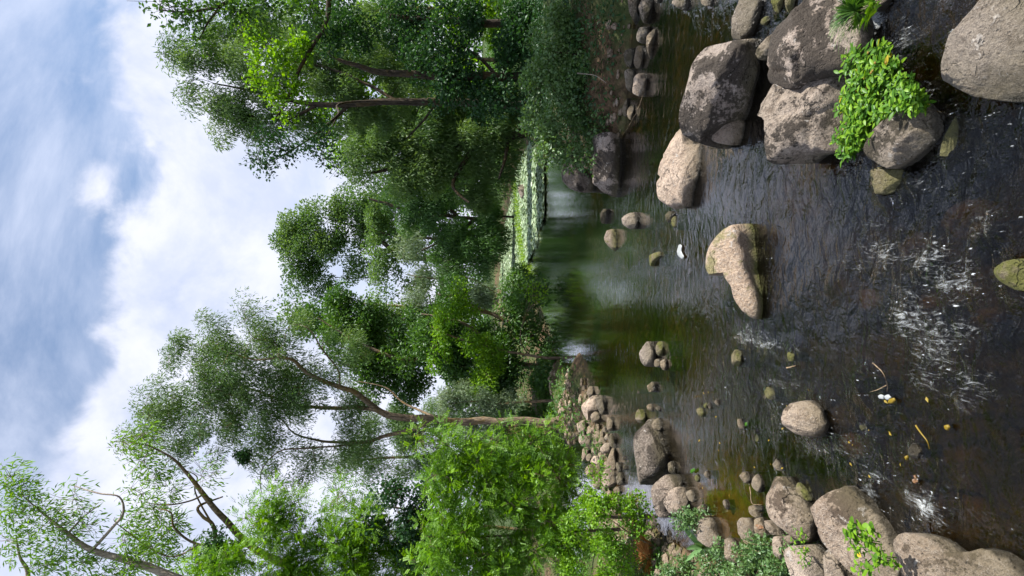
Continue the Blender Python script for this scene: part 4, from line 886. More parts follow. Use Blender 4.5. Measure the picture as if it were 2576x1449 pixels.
tree('sunlit_back_tree', 'sunlit light green tree glowing through the dark trunks of the right bank', 30.0,
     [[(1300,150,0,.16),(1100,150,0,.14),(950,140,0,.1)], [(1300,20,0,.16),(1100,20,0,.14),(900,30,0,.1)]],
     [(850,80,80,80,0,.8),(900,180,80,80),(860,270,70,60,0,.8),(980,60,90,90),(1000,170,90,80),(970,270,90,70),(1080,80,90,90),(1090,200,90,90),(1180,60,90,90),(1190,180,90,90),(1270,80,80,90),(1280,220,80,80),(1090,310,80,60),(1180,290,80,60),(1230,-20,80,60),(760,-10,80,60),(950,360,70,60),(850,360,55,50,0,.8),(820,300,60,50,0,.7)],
     'oval', 'fresh', 'bark', L=.24, cover=1.5, cap=62000, clump=.8)  # sunlit gaps put into the leaf colour: lighter green than the trees in front
tree('ivy_draped_branch', 'bright climbing leaves draped over a branch high on the right bank', 14.0,
     [[(900,-60,0,.10),(820,60,0,.08),(760,160,0,.06),(720,260,0,.04),(690,300,0,.02)]],
     [(640,110,30,40),(650,180,40,45),(620,60,40,40,0,.7),(680,240,35,40),(700,140,45,50),(740,220,35,45),(720,290,25,30),(760,120,40,50)],
     'alder', 'fresh', 'darkbark', L=.10, cover=1.3, cap=16000, clump=.26, cat='climber', base=0.6)
tree('overhanging_alder', 'tree at the right frame edge whose leafy branch hangs against the white cloud', 9.0,
     [[(1450,-900,0,.2),(1100,-800,0,.17),(900,-450,0,.13),(760,-140,0,.10),(680,-60,0,.07),(560,10,0,.04),(480,30,0,.025),(400,25,0,.012)], [(560,10,0,.03),(520,60,0,.02),(500,100,0,.01)]],
     [(395,10,30,25,0,.6),(430,20,30,35,0,.8),(480,40,35,40),(540,20,45,45),(505,85,30,25),(610,20,50,50),(690,30,60,50),(780,20,60,50),(620,-560,260,260,1,.8),(760,-760,260,260,2.5,.8),(800,-420,230,200,2,.8),(560,-380,180,180,3.5,.8),(900,-620,230,230,.3,.8),(880,-260,150,130,1.5,.7)],
     'oval', 'alder', 'darkbark', L=.085, cover=1.25, cap=110000, clump=.26, cat='tree')
tree('hanging_branch', 'dark branch with sparse hanging leaves crossing the sky on the right', 14.5,
     [[(900,255,3,.05),(850,290,1.5,.04),(790,340,.5,.03),(730,380,0,.018),(680,410,0,.01)], [(850,290,1.5,.025),(820,350,.8,.018),(800,410,.3,.01)]],
     [(640,395,20,25,0,.6),(680,400,35,35),(720,370,40,40),(690,345,35,30,0,.7),(790,370,50,45,0,.7),(840,410,35,30,0,.5),(830,340,50,40,0,.6)],
     'oval', 'darkleaf', 'darkbark', L=.10, cover=1.0, cap=12000, clump=.28, cat='branch', base=0.6)
tree('bank_shrub', 'bluish green leafy shrub hanging over the shaded right bank', 11.2,
     [[(1540,150,0,.05),(1470,140,0,.04),(1400,130,0,.02)], [(1540,300,0,.04),(1460,290,0,.03),(1400,280,0,.015)]],
     [(1410,40,55,60),(1400,130,60,60),(1450,190,60,55),(1470,100,50,50),(1410,240,55,50),(1460,290,55,55),(1400,330,50,50),(1440,370,40,45),(1500,260,30,40,0,.8),(1500,150,25,50,0,.8),(1370,390,35,40),(1340,200,50,60,.5),(1505,50,38,60,-.2),(1510,170,36,60,-.2),(1512,330,34,50,-.3,.9),(1490,400,30,35,-.3,.8),(1530,110,20,50,-.4,.7),(1535,230,20,45,-.4,.7),(1540,30,22,40,-.4,.7),(1460,200,50,60),(1350,300,50,50,.4)],
     'alder', 'blue', 'darkbark', L=.075, cover=2.0, cap=66000, clump=.24, cat='shrub')
# left bank
def locust(name, label, depth, limbs, blobs, **k):
    return tree(name, label, depth, limbs, blobs, 'pinnate', k.pop('mat', 'locust'), k.pop('bark', 'bark'), **k)
locust('locust_shrub', 'bright yellow green feathery shrub spilling over the left bank beside the tall trunk', 8.8,
       [[(1560,1300,.3,.04),(1450,1290,.3,.035),(1300,1270,.2,.025),(1150,1200,0,.012)], [(1560,1330,.3,.04),(1400,1340,.3,.03),(1200,1350,.2,.02),(1080,1350,0,.01)], [(1500,1280,.2,.03),(1420,1220,0,.02),(1360,1130,-.2,.01)]],
       [(1110,1110,45,45,0,.8),(1130,1180,60,60),(1180,1140,50,50),(1200,1220,80,70),(1290,1150,70,55),(1340,1110,45,40,0,.9),(1270,1250,90,80),(1370,1190,60,60),(1360,1280,90,70),(1410,1210,35,50),(1180,1320,90,80),(1280,1370,100,80),(1400,1360,80,80),(1120,1260,50,60),(1150,1430,80,60),(1300,1450,90,60),(1430,1290,40,60,0,.9),(1230,1440,80,60),(1100,1330,60,70),(1100,1400,60,60),(1230,1110,40,40,0,.8),(1060,1100,28,28,0,.7),(1375,1085,28,28,0,.7),(1450,1215,28,38,0,.7),(1420,1160,28,28,0,.7),(1085,1200,35,45,0,.7),(1290,1080,28,25,0,.6)],
       L=.036, cover=2.0, cap=110000, clump=.17, thick=1.1, cat='shrub', up=.5)
locust('tall_locust_thicket', 'tall dense feathery thicket filling the left bank beneath the leaning trees', 11.5,
       [[(1500,1420,1,.08),(1300,1400,1,.07),(1000,1390,.5,.05),(750,1370,0,.02)], [(1300,1400,1,.05),(1100,1300,.5,.04),(950,1270,0,.02)]],
       [(690,1270,45,45,0,.8),(670,1340,60,60),(740,1300,60,60),(760,1400,80,70),(840,1330,70,70),(860,1250,45,40,0,.6),(900,1420,90,70),(930,1300,70,60),(1000,1400,80,70),(1050,1440,70,60),(600,1400,60,60),(520,1430,70,50),(720,1450,90,60),(820,1450,90,60),(880,1370,80,60),(960,1380,80,60),(1050,1380,70,60),(640,1300,45,40,0,.7)],
       L=.048, cover=2.4, cap=90000, clump=.26, cat='thicket', up=.5, mat='locust')
tree('dark_ivy_shrub', 'dark glossy leaved shrub between the two bright feathery masses', 11.0,
     [[(1500,1350,.5,.05),(1200,1320,.3,.04),(1000,1290,0,.02)]],
     [(980,1250,50,45),(1020,1300,60,55),(960,1330,50,45,.3),(1060,1240,45,35),(1040,1390,60,60),(1100,1420,50,60),(1080,1330,40,60)],
     'alder', 'darkleaf', 'bark', L=.075, cover=1.9, cap=24000, clump=.25, cat='shrub')
tree('leaning_locust', 'leaning bare limbed tree with sparse feathery leaves against the sky', 12.5,
     [[(900,1500,0,.12),(720,1420,0,.11),(620,1365,0,.10),(560,1300,0,.085),(510,1245,0,.07),(470,1190,0,.05),(430,1150,0,.035),(370,1120,0,.015)],
      [(560,1400,0,.07),(545,1370,0,.06),(535,1320,0,.055),(510,1300,0,.045),(500,1275,.1,.04),(560,1250,.1,.02)],
      [(620,1365,0,.04),(500,1370,-.3,.035),(440,1330,-.4,.03),(430,1290,-.5,.02),(395,1280,-.5,.01)],
      [(510,1245,0,.03),(480,1260,0,.025),(420,1270,0,.02),(370,1265,0,.01)], [(535,1320,0,.03),(490,1240,.1,.022),(495,1200,.2,.018),(460,1180,.2,.01)],
      [(500,1370,-.3,.03),(420,1400,-.3,.02),(300,1320,-.4,.012),(290,1300,-.4,.008)]],
     [(320,1110,25,30,0,.8),(370,1100,35,30,0,.8),(360,1150,35,40),(400,1190,40,35,0,.8),(430,1230,40,30,0,.6),(350,1240,30,40,0,.7),(340,1300,40,40,0,.9),(390,1280,40,35,0,.8),(440,1330,50,45,0,1),(520,1190,30,30,0,.8),(380,1360,50,50,0,1.2),(470,1400,60,45,0,1.2),(320,1370,30,40,0,.8)],
     'willow', 'fresh', 'bark', L=.135, cover=.85, cap=16000, clump=.30, up=.4)
tree('corner_locust', 'pale barked tree crossing the lower left corner with clustered leaves', 10.5,
     [[(700,1560,0,.10),(500,1475,0,.10),(360,1420,0,.09),(230,1385,0,.07),(170,1340,0,.05),(120,1300,0,.03),(60,1250,0,.012)],
      [(230,1385,0,.04),(280,1330,0,.035),(310,1290,-.1,.03),(300,1250,-.1,.02),(250,1240,-.1,.02),(180,1220,0,.01)], [(170,1340,0,.03),(210,1300,.1,.02),(250,1270,.1,.01)],
      [(60,1500,0,.07),(70,1440,0,.05),(50,1400,0,.03),(40,1350,0,.015)]],
     [(20,1210,30,35),(60,1240,45,40,0,.9),(40,1290,50,40,0,.9),(110,1310,50,40,0,.9),(60,1370,60,45,0,.9),(160,1360,50,40,0,.7),(190,1270,40,35,0,.7),(220,1320,35,30,0,.6),(130,1420,60,35,0,1),(220,1420,50,35,0,.9),(300,1440,60,30,0,1.1),(350,1400,50,40,0,1)],
     'willow', 'fresh', 'palebark', L=.12, cover=.95, cap=17000, clump=.26, up=.4)
tree('ivy_ball', 'dark ball of ivy wrapped round the foot of the leaning limbs', 12.0,
     [[(640,1420,0,.05),(580,1395,0,.05),(540,1370,0,.04)]],
     [(545,1385,40,40),(580,1400,35,35),(540,1350,20,20),(560,1425,30,30)], 'alder', 'darkleaf', 'darkbark', L=.07, cover=2.4, cap=9000, clump=.2, cat='ivy', base=3.5, no_trunk=True)
tree('mistletoe', 'round brownish mistletoe ball hanging in the tall tree crown', 16.4,
     [[(640,1165,0,.02),(610,1150,0,.015),(600,1140,0,.01)]],
     [(605,1150,24,26)], 'oval', 'darkleaf', 'bark', L=.07, cover=3.0, cap=3500, clump=.14, cat='mistletoe', base=8.5, no_trunk=True)
tree('pale_background_tree', 'thin pale tree seen through gaps left of the tall tree', 30.0,
     [[(1290,1150,0,.18),(1150,1150,0,.15),(1000,1150,0,.1),(880,1160,0,.05)], [(1150,1150,0,.1),(1080,1080,0,.06),(1000,1060,0,.03)]],
     [(850,1160,50,50,0,.5),(910,1130,70,60,0,.7),(960,1190,60,50,0,.7),(1020,1120,60,60),(1060,1180,60,60),(1120,1100,60,60),(1180,1150,70,70),(1250,1100,60,80),(1000,1050,60,50),(1030,1090,60,50),(1090,1040,50,50),(960,1070,50,40,0,.8),(1100,1180,50,50)],
     'willow', 'willow', 'bark', L=.17, cover=1.8, cap=42000, clump=.6)
tree('silver_sallow', 'silvery sallow bush right behind the tall trunk', 19.5,
     [[(1340,1010,0,.06),(1260,1015,0,.05),(1180,1010,0,.03),(1120,1020,0,.015)]],
     [(1130,1010,40,45),(1170,1060,45,35),(1190,1000,50,45),(1240,1020,50,40),(1230,1080,40,35),(1290,1010,35,35,0,.8)],
     'willow', 'greywillow', 'bark', L=.12, cover=1.5, cap=15000, clump=.32, cat='bush')
tree('far_bank_bush', 'low green bush at the water edge behind the tall trunk', 20.5,
     [[(1400,960,0,.05),(1340,960,0,.03)]],
     [(1350,960,50,60),(1390,900,35,50),(1330,1060,60,60),(1390,1010,35,50),(1350,1130,50,60,1),(1300,1100,50,60,1),(1400,860,30,40,0,.6),(1270,1170,60,60,2),(1330,1200,50,60,2)],
     'oval', 'alder', 'bark', L=.12, cover=1.8, cap=30000, clump=.35, cat='bush')
tree('waterside_bush', 'small dark bush dipping into the pool at the end of the lily pads', 31.0,
     [[(1340,700,0,.05),(1310,705,0,.03)]],
     [(1310,690,22,38),(1295,730,35,45),(1330,740,25,40,-2)],
     'oval', 'alder', 'bark', L=.16, cover=2.0, cap=9000, clump=.4, cat='bush')
# low bank plants on the left
tree('bank_bramble', 'bright leafy bramble on the left bank above the bright lumpy boulder', 7.9,
     [[(1660,1380,.2,.02),(1600,1350,.1,.015),(1540,1310,0,.008)]],
     [(1490,1300,50,55),(1540,1270,50,45),(1530,1350,60,60),(1590,1290,40,45),(1600,1260,30,30,0,.8),(1450,1400,60,70,.4),(1550,1430,60,50,.2),(1480,1240,35,30,.3,.7),(1610,1330,35,40,0,.9),(1500,1190,30,30,.3,.6),(1450,1300,50,50,.3),(1630,1290,20,28,0,.7),(1580,1400,50,40,.1,.8)],
     'alder', 'fresh', 'bark', L=.045, cover=1.3, cap=40000, clump=.15, cat='shrub')
for (X_, Y_, rX, rY, lab) in [(1740, 1300, 60, 35, 'wispy plant in front of the dark stained block'), (1800, 1410, 60, 50, 'low bluish green plant behind the long pale rock'), (1880, 1400, 50, 40, 'bluish green plant next to the pale oval rock'),
                              (1950, 1430, 50, 45, 'bluish green plant at the left frame edge by the grey stained rock'), (1860, 1450, 60, 40, 'bluish green plant cut by the left frame edge'), (1700, 1440, 60, 40, 'pale leaved plant beside the dry orange grass'),
                              (1920, 1370, 35, 30, 'small leafy plant over the whitish angular block'), (1990, 1400, 30, 40, 'small yellowish plant behind the moss crested bank boulder')]:
    g0 = hit(X_ + rX * .8, Y_)
    tree('bank_plant', lab, float(g0[1]), [[(X_ + rX * .8, Y_, 0, .006), (X_, Y_, 0, .004)]], [(X_ + rX * .3, Y_, rX * .8, rY), (X_ - rX * .3, Y_ + rY * .3, rX * .5, rY * .8, .1)],
         'oval', 'blue', 'stick', L=.042, cover=1.5, cap=6500, clump=.09, cat='plant', twig=.004, group='low bluish plants on the left bank')
#TREES_END

# burdock with separate broad leaves
def broad_leaf(parent, base, d, n, L, W, tint):
    k_, j_ = 9, 5; d = unit(np.array(d, float)); s = unit(np.cross(d, np.array(n, float))); n = np.cross(s, d)
    V = []
    for a in range(k_):
        u = a / (k_ - 1); wv = W * 0.5 * (math.sin(math.pi * min(u * 0.93 + 0.05, 1)) ** 0.65)
        for b_ in range(j_):
            v = (b_ / (j_ - 1)) * 2 - 1
            V.append(base + d * L * u + s * wv * v + n * (0.10 * W * abs(v) + 0.05 * W * math.sin(u * 14 + v * 3) * abs(v) - 0.25 * L * u * u))
    idx = np.arange(k_ * j_).reshape(k_, j_)
    F = np.stack([idx[:-1, :-1], idx[:-1, 1:], idx[1:, 1:], idx[1:, :-1]], -1).reshape(-1, 4)
    return mesh_from('leaf', np.array(V), F, 4, M['burdock'], face_attrs={'tint': np.full(len(F), tint)}, parent=parent)
g0 = hit(1765, 1372); root = empty('burdock', g0); tag(root, 'burdock with broad grey green leaves in front of the long pale rock', 'plant')
for (X_, Y_, X2, Y2, wd) in [(1768, 1375, 1728, 1345, .075), (1768, 1378, 1742, 1372, .07), (1772, 1375, 1770, 1335, .08), (1775, 1378, 1785, 1348, .075), (1772, 1382, 1760, 1400, .06), (1770, 1378, 1735, 1395, .06)]:
    a = P(X_, Y_, g0[1]); b_ = P(X2, Y2, g0[1] - .15); L_ = np.linalg.norm(b_ - a) * 1.15
    broad_leaf(root, a, b_ - a, (0.5, -0.7, 0.8), L_, wd * 1.0, rng.random())

LP = {}
def leaf_protos(mat, W):
    if (mat, W) in LP: return LP[(mat, W)]
    out = []
    for v_ in range(6):
        k_ = 6; V = []; bend = rng.uniform(.15, .6); 
        for a in range(k_):
            u = a / (k_ - 1); wv = W * .5 * math.sin(math.pi * min(max(u * .96 + .03, 0), 1)) ** .8
            for v in (-1, 0, 1): V.append((u, wv * v, .16 * wv * abs(v) * 2 - bend * .5 * u * u + .02 * math.sin(u * 9 + v_) * v))
        idx = np.arange(k_ * 3).reshape(k_, 3); F = np.stack([idx[:-1, :-1], idx[1:, :-1], idx[1:, 1:], idx[:-1, 1:]], -1).reshape(-1, 4)
        tnt = .985 if v_ == 0 else rng.uniform(0, .9)
        o = mesh_from('leaf', np.array(V), F, 4, M[mat], face_attrs={'tint': np.full(len(F), tnt)}); out.append(o.data); bpy.data.objects.remove(o)
    LP[(mat, W)] = out
    return out
def stem_plant(name, label, cat, base, n_stems, h, spread, L, W, mat, group=None, per=9, flowers=0, lean=(0, 0)):
    root = empty(name, base); tag(root, label, cat, group)
    B_, D_, N__, paths = [], [], [], []; tips = []
    for s in range(n_stems):
        a = rng.uniform(0, 6.28); r = spread * math.sqrt(rng.random()); b0 = np.array(base) + np.array([math.cos(a) * r, math.sin(a) * r, 0])
        hh_ = h * rng.uniform(.6, 1.2); tp = b0 + np.array([math.cos(a) * r * .8 + lean[0] * hh_, math.sin(a) * r * .8 + lean[1] * hh_, hh_])
        c = curve([b0, (b0 + tp) / 2 + rng.normal(size=3) * .1 * h, tp], 6); paths.append((c, np.linspace(.0035, .0015, 6))); tips.append(tp)
        for q in range(per):
            u = 0.25 + 0.75 * q / (per - 1); p_ = c[min(int(u * 5), 4)] * (1 - (u * 5) % 1) + c[min(int(u * 5) + 1, 5)] * ((u * 5) % 1)
            an = q * 1.9 + s; B_.append(p_); D_.append((math.cos(an), math.sin(an), .35)); N__.append((rng.normal() * .3, rng.normal() * .3, 1))
    v, F = tube_mesh(paths, 4); mesh_from('stems', v, F, 4, M['fresh'], parent=root)
    n = len(B_); B_, D_, N__ = map(np.array, (B_, D_, N__)); Ls = L * rng.uniform(.6, 1.2, n)
    protos_ = leaf_protos(mat, W)
    s_ = unit(np.cross(unit(D_), N__)); n_ = np.cross(s_, unit(D_)); d_ = unit(D_)
    for i in range(n):
        o = bpy.data.objects.new('leaf', protos_[0 if rng.random() < .012 else int(rng.integers(1, 6))]); COL.objects.link(o); o.parent = root
        x, y, z_ = d_[i], s_[i], n_[i]; b_ = B_[i] - np.array(root.location); L_ = float(Ls[i])
        o.matrix_local = Matrix(((x[0] * L_, y[0] * L_, z_[0] * L_, b_[0]), (x[1] * L_, y[1] * L_, z_[1] * L_, b_[1]), (x[2] * L_, y[2] * L_, z_[2] * L_, b_[2]), (0, 0, 0, 1)))
    for q in range(flowers):
        tp = tips[q % len(tips)] + np.array([0, 0, .02]); v, F = pebble(.010, q, 1, 1, .5, 7, 4); mesh_from('flower', v + tp + rng.normal(size=3) * .012, F, 3, M['yellow'], parent=root)
    return root
cress = [(1480, 470, 'leafy green clump near the top of the patch on the biggest boulder', 0, .12), (1600, 440, 'flowering end of the green patch beside the white glinting water', 4, .12), (1560, 560, 'upper middle clump of the leafy green patch', 0, .13), (1500, 700, 'clump of the green patch against the biggest boulder', 0, .13), (1640, 660, 'fullest clump in the heart of the green patch', 0, .14),
         (1790, 640, 'clump of the green patch behind the far end of the oval streaked boulder', 0, .11), (1560, 800, 'lower middle clump of the green patch', 0, .13), (1460, 880, 'yellowing clump of the green patch above the undercut', 0, .11), (1420, 960, 'lowest clump of the green patch with yellow leaves', 0, .10),
         (1680, 480, 'slender yellow flowered stem over the dark water', 3, .06), (1400, 700, 'small offshoot sprawling onto the biggest boulder', 0, .06), (1880, 680, 'last small clump at the tip of the oval streaked boulder', 0, .06)]
for (cx, cy_, lab, fl, sprd) in cress:
    (X_, Y_), = crop(1, [(cx, cy_)]); b0 = on_z(X_ + 22, Y_, .10)
    stem_plant('leafy_plant', lab, 'plant', b0, int(7 + 190 * sprd), .12, sprd * .62, .054, .36, 'cress', 'leafy plants between the boulders', 8, fl)
# fern tuft on the huge boulder
def tuft(name, label, cat, base, n, h, lean, mat, wd=.006, arch=.5, spread=.05, group=None):
    root = empty(name, base); tag(root, label, cat, group)
    Q, T_ = [], []
    for i in range(n):
        a = rng.uniform(0, 6.28); hh_ = h * rng.uniform(.6, 1.15); b0 = np.array(base) + np.array([math.cos(a), math.sin(a), 0]) * spread * rng.random()
        d = unit(np.array([math.cos(a) * .45 + lean[0], math.sin(a) * .45 + lean[1], 1.0])); s = unit(np.cross(d, [math.cos(a + 1), math.sin(a + 1), .2])) * wd * rng.uniform(.6, 1.4)
        prev = b0; pw = s; tt = rng.random() * .92
        for k_ in range(1, 5):
            u = k_ / 4; p_ = b0 + d * hh_ * u + np.array([d[0], d[1], -1.0]) * hh_ * arch * u * u * .5; w2_ = s * (1 - u ** 2) + s * .04
            Q.append([prev - pw, prev + pw, p_ + w2_, p_ - w2_]); T_.append(tt); prev = p_; pw = w2_
    tag(leaves_obj('blades', np.array(Q), np.array(T_), M[mat], root), kind='stuff')
    return root
b0 = on_z(2160, 28, .60) 
tuft('fern_tuft', 'dark green fern like tuft drooping over the huge dark topped boulder', 'fern', b0, 200, .20, (-.3, -.3), 'alder', .005, .9, .07)
tuft('grass_tuft', 'light green grass tuft beside the fern at the frame edge', 'grass', on_z(2200, 4, .45), 90, .2, (-.2, -.1), 'cress', .005, .8, .07)
tuft('dry_grass_tuft', 'rusty orange dry grass on the left bank', 'grass', hit(1640, 1405), 420, .42, (.1, -.3), 'dry', .006, .9, .22)
tuft('dry_litter_tuft', 'brown dead stems under the bramble on the left bank', 'grass', hit(1610, 1345), 160, .25, (.2, -.1), 'dry', .005, 1.2, .22)
(X_, Y_), = crop(3, [(1600, 1260)]); bx = on_z(X_, Y_, .38)
stem_plant('rock_plant', 'small plant with round yellow green leaves growing from the sloping boulder', 'plant', bx, 16, .12, .09, .045, .62, 'cress', None, 8)
(X_, Y_), = crop(3, [(1710, 1350)]); bx = on_z(X_, Y_, .38)
stem_plant('rock_plant', 'tiny offshoot plant at the joint of the two brown bank boulders', 'plant', bx, 6, .07, .04, .035, .6, 'cress', None, 6)
(X_, Y_), = crop(3, [(1130, 1245)]); bx = on_z(X_, Y_, .25)
stem_plant('rock_plant', 'lime green sprigs in the dark cleft behind the big bank boulder', 'plant', bx, 10, .08, .08, .035, .45, 'cress', None, 6)

# ground cover on both banks
def cover(name, label, n, region, L, wr, mat, zoff=(0.0, .1), up=1.0, kind='stuff'):
    xs_ = rng.uniform(region[0], region[1], n * 2); ys_ = region[2] + (region[3] - region[2]) * rng.random(n * 2) ** 1.4
    h_ = ground_h(xs_, ys_); dens = fbm(np.stack([xs_, ys_, 0 * xs_], -1) * 1.1 + 60, 3)
    ok = (h_ > .06) & (dens > -.22); xs_, ys_, h_ = xs_[ok][:n], ys_[ok][:n], h_[ok][:n]; n = len(xs_)
    b0 = np.stack([xs_, ys_, h_ + rng.uniform(*zoff, n)], -1); d = rand_dir(n); d[:, 2] = np.abs(d[:, 2]) * up * .6
    nr = rand_dir(n) * .6 + np.array([0, 0, 1.0]); Ls = L * rng.uniform(.6, 1.3, n)
    o = leaves_obj(name, leaf_quads(b0, d, nr, Ls, Ls * wr, .1, .1), np.clip(rng.random(n) * .55 + .4 * (dens[ok][:n] + .4), 0, 1), M[mat]); tag(o, label, 'ground cover', kind=kind); return o
cover('left_bank_cover', 'low leafy ground cover and litter on the near left bank', 28000, (-7, -1.5, 2.2, 12.5), .055, .45, 'ground_leaf', (0, .12))
cover('near_left_cover', 'low sprouting leaves between the stones of the near left bank', 16000, (-4.8, -2.0, 3.6, 9.5), .04, .5, 'blue', (0, .07))
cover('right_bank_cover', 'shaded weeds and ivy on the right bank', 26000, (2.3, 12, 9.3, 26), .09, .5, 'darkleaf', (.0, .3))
cover('far_right_bank_cover', 'shaded weeds along the far right shore behind the lily pads', 16000, (4, 24, 28, 64), .22, .45, 'alder', (0, .7))
cover('far_bank_cover', 'green weeds along the far left bank', 20000, (-12, 0.5, 12, 45), .13, .4, 'alder', (0, .35))

# far shore reeds and lily pads
rx = []
Q, T_ = [], []
for i in range(5200):
    X0 = rng.uniform(1287, 1338); Y0 = 450 + 270 * rng.random(); 
    yy = 30 + (1338 - X0) / 51 * 20; xx = (724.5 - Y0) / FPX * yy
    h_ = rng.uniform(.18, .5); a = rng.uniform(0, 6.28); s = np.array([math.cos(a), math.sin(a), 0]) * .03; ln = rng.normal(size=2) * .12
    if not (0.55 < (xx / yy * 10 + 0.2) * 0 + 1): continue
    b0 = np.array([xx, yy, -.03]); tp = b0 + np.array([ln[0], ln[1], h_])
    if abs(Y0 - (470 + (X0 - 1287) * -0.2 + 120)) > 150: continue
    band = abs(yy - (44 - (Y0 - 450) * .045)) ; 
    if band > 2.2: continue
    Q.append([b0 - s, b0 + s, tp + s * .1, tp - s * .1]); T_.append(rng.random())
if Q:
    o = leaves_obj('reeds', np.array(Q), np.array(T_), M['reed']); tag(o, 'bright yellow green reeds standing in the band of lily pads', 'reeds', kind='stuff')
# pads: small tilted ovals on the water, thousands of them
poly = np.array([(1369, 395), (1371, 470), (1370, 560), (1360, 610), (1340, 650), (1318, 690), (1290, 710), (1259, 722), (1259, 600), (1268, 560), (1288, 470), (1310, 380), (1340, 340), (1352, 350)], float)
wp = np.array([on_z(a, b_)[:2] for a, b_ in poly])
n = 30000
u = rng.random((n, 2)); yy = 1 / (1 / 23.6 + u[:, 0] * (1 / 86 - 1 / 23.6)); xx = (u[:, 1] * 0.30 - 0.01) * yy
ins = np.zeros(n, bool); X0_, Y0_ = xx.copy(), yy.copy(); jn = np.stack([xx * .8, yy * .35, 0 * xx], -1); xx = xx + .9 * fbm(jn, 4) * yy / 40; yy = yy + 5.0 * fbm(jn + 50, 4) * yy / 40
for i in range(len(wp)):
    a, b_ = wp[i], wp[(i + 1) % len(wp)]
    ins ^= ((a[1] > yy) != (b_[1] > yy)) & (xx < (b_[0] - a[0]) * (yy - a[1]) / (b_[1] - a[1] + 1e-12) + a[0])
dn = fbm(np.stack([xx * .9, yy * .5, 0 * xx], -1), 3)
ins &= (dn > -.12) | (rng.random(n) < .25)
xx, yy = X0_[ins], Y0_[ins]; n = len(xx); print('pads', n)
a = rng.uniform(0, 6.28, n); r_ = rng.uniform(.06, .125, n) * (1 + yy / 60); th = np.linspace(0, 2 * math.pi, 6, endpoint=False)
tilt = rng.normal(size=(n, 2)) * .30
V = np.zeros((n, 6, 3)); zc = rng.uniform(.012, .05, n)
for k_ in range(6):
    dx = np.cos(th[k_] + a) * r_; dy = np.sin(th[k_] + a) * r_ * (1.0 if k_ else .55)
    V[:, k_, 0] = xx + dx; V[:, k_, 1] = yy + dy; V[:, k_, 2] = zc + np.abs(dx * tilt[:, 0] + dy * tilt[:, 1])
o = leaves_obj('lily_pads', V, rng.random(n) * .92, M['lily'], nper=6); tag(o, 'pale grey green lily pads covering the far water', 'lily pads', kind='stuff')

# far woodland closing the horizon
Q, T_ = [], []
nc = 900; ang = rng.uniform(-1.25, 1.25, nc); dist = rng.uniform(95, 135, nc)
cc = np.stack([np.sin(ang) * dist, np.cos(ang) * dist, 1 + 9 * rng.random(nc) ** 1.2 + 2.5 * np.sin(ang * 9)], -1)
q_, t_ = foliage(cc, np.full(nc, 3.2), np.full(nc, 46), 'oval', .95)
o = leaves_obj('far_woodland', q_, t_, M['alder']); tag(o, 'far woodland closing the end of the stream', 'woodland', kind='stuff')
for side, lab in ((1, 'dark woodland behind the right bank trees'), (-1, 'green woodland behind the left bank trees')):
    nc = 760; yv = rng.uniform(13, 95, nc); xv = side * (rng.uniform(6, 16, nc) + yv * .42 + (4 if side > 0 else 6)); zv = 0.6 + rng.random(nc) * (4.5 if side > 0 else 3.2)
    q_, t_ = foliage(np.stack([xv, yv, zv], -1), np.full(nc, 1.6), np.full(nc, 58), 'oval', .42)
    o = leaves_obj('side_woodland', q_, t_, M['darkleaf' if side > 0 else 'alder']); tag(o, lab, 'woodland', kind='stuff')

# ------------------------------------------------------------------ small things on the water
def stick(name, label, pts, rad, mat='stick', cat='twig'):
    c = curve(pts, 18); c += .01 * np.stack([vnoise(c * 9 + q) for q in range(3)], -1)
    org = c[0].copy(); v, F = tube_mesh([(c - org, np.linspace(rad, rad * .35, 18))], 6)
    o = mesh_from(name, v, F, 4, M[mat]); o.location = Vector([float(q) for q in org]); tag(o, label, cat); return o
def c3(c, x, y, z_): (X_, Y_), = crop(c, [(x, y)]); return on_z(X_, Y_, z_)
stick('bent_twig', 'pale bent twig arching over the drowned mossy striped stone', [c3(3, 1565, 20, .03), c3(3, 1625, 75, .10), c3(3, 1655, 140, .08), c3(3, 1660, 212, .02)], .004)
stick('short_twig', 'short straight pale twig meeting the bent twig', [c3(3, 1655, 168, .04), c3(3, 1600, 195, .04), c3(3, 1545, 217, .02)], .004)
stick('weed_strand', 'yellow weed strand trailing in the lower stream', [c3(3, 1850, 435, .02), c3(3, 1890, 500, .03), c3(3, 1925, 550, .03), c3(3, 1945, 600, .01)], .006, 'yellow')
stick('drift_twig', 'grey twig lying among the stones of the brown shallows', [c3(3, 735, 850, .03), c3(3, 745, 900, .05), c3(3, 757, 965, .05), c3(3, 815, 968, .03)], .005)
stick('floating_stick', 'short brown stick floating beside the olive stone', [c3(2, 985, 1260, .02), c3(2, 1015, 1250, .02), c3(2, 1045, 1245, .02)], .008)
stick('snagged_twig', 'long thin dark twig snagged on the right waterline stones', [c3(4, 1730, 985, .15), c3(4, 1680, 1120, .12), c3(4, 1600, 1270, .05), c3(4, 1520, 1400, .0)], .007, 'stick')
stick('dead_branch', 'bare pale twig crossing the bank shrub on the right', [P(1195 + 1050 * .2441, 755 * .2441, 10.4), P(1195 + 1180 * .2441, 765 * .2441, 10.4), P(1195 + 1270 * .2441, 790 * .2441, 10.3), P(1195 + 1350 * .2441, 860 * .2441, 10.3)], .010, 'palebark')

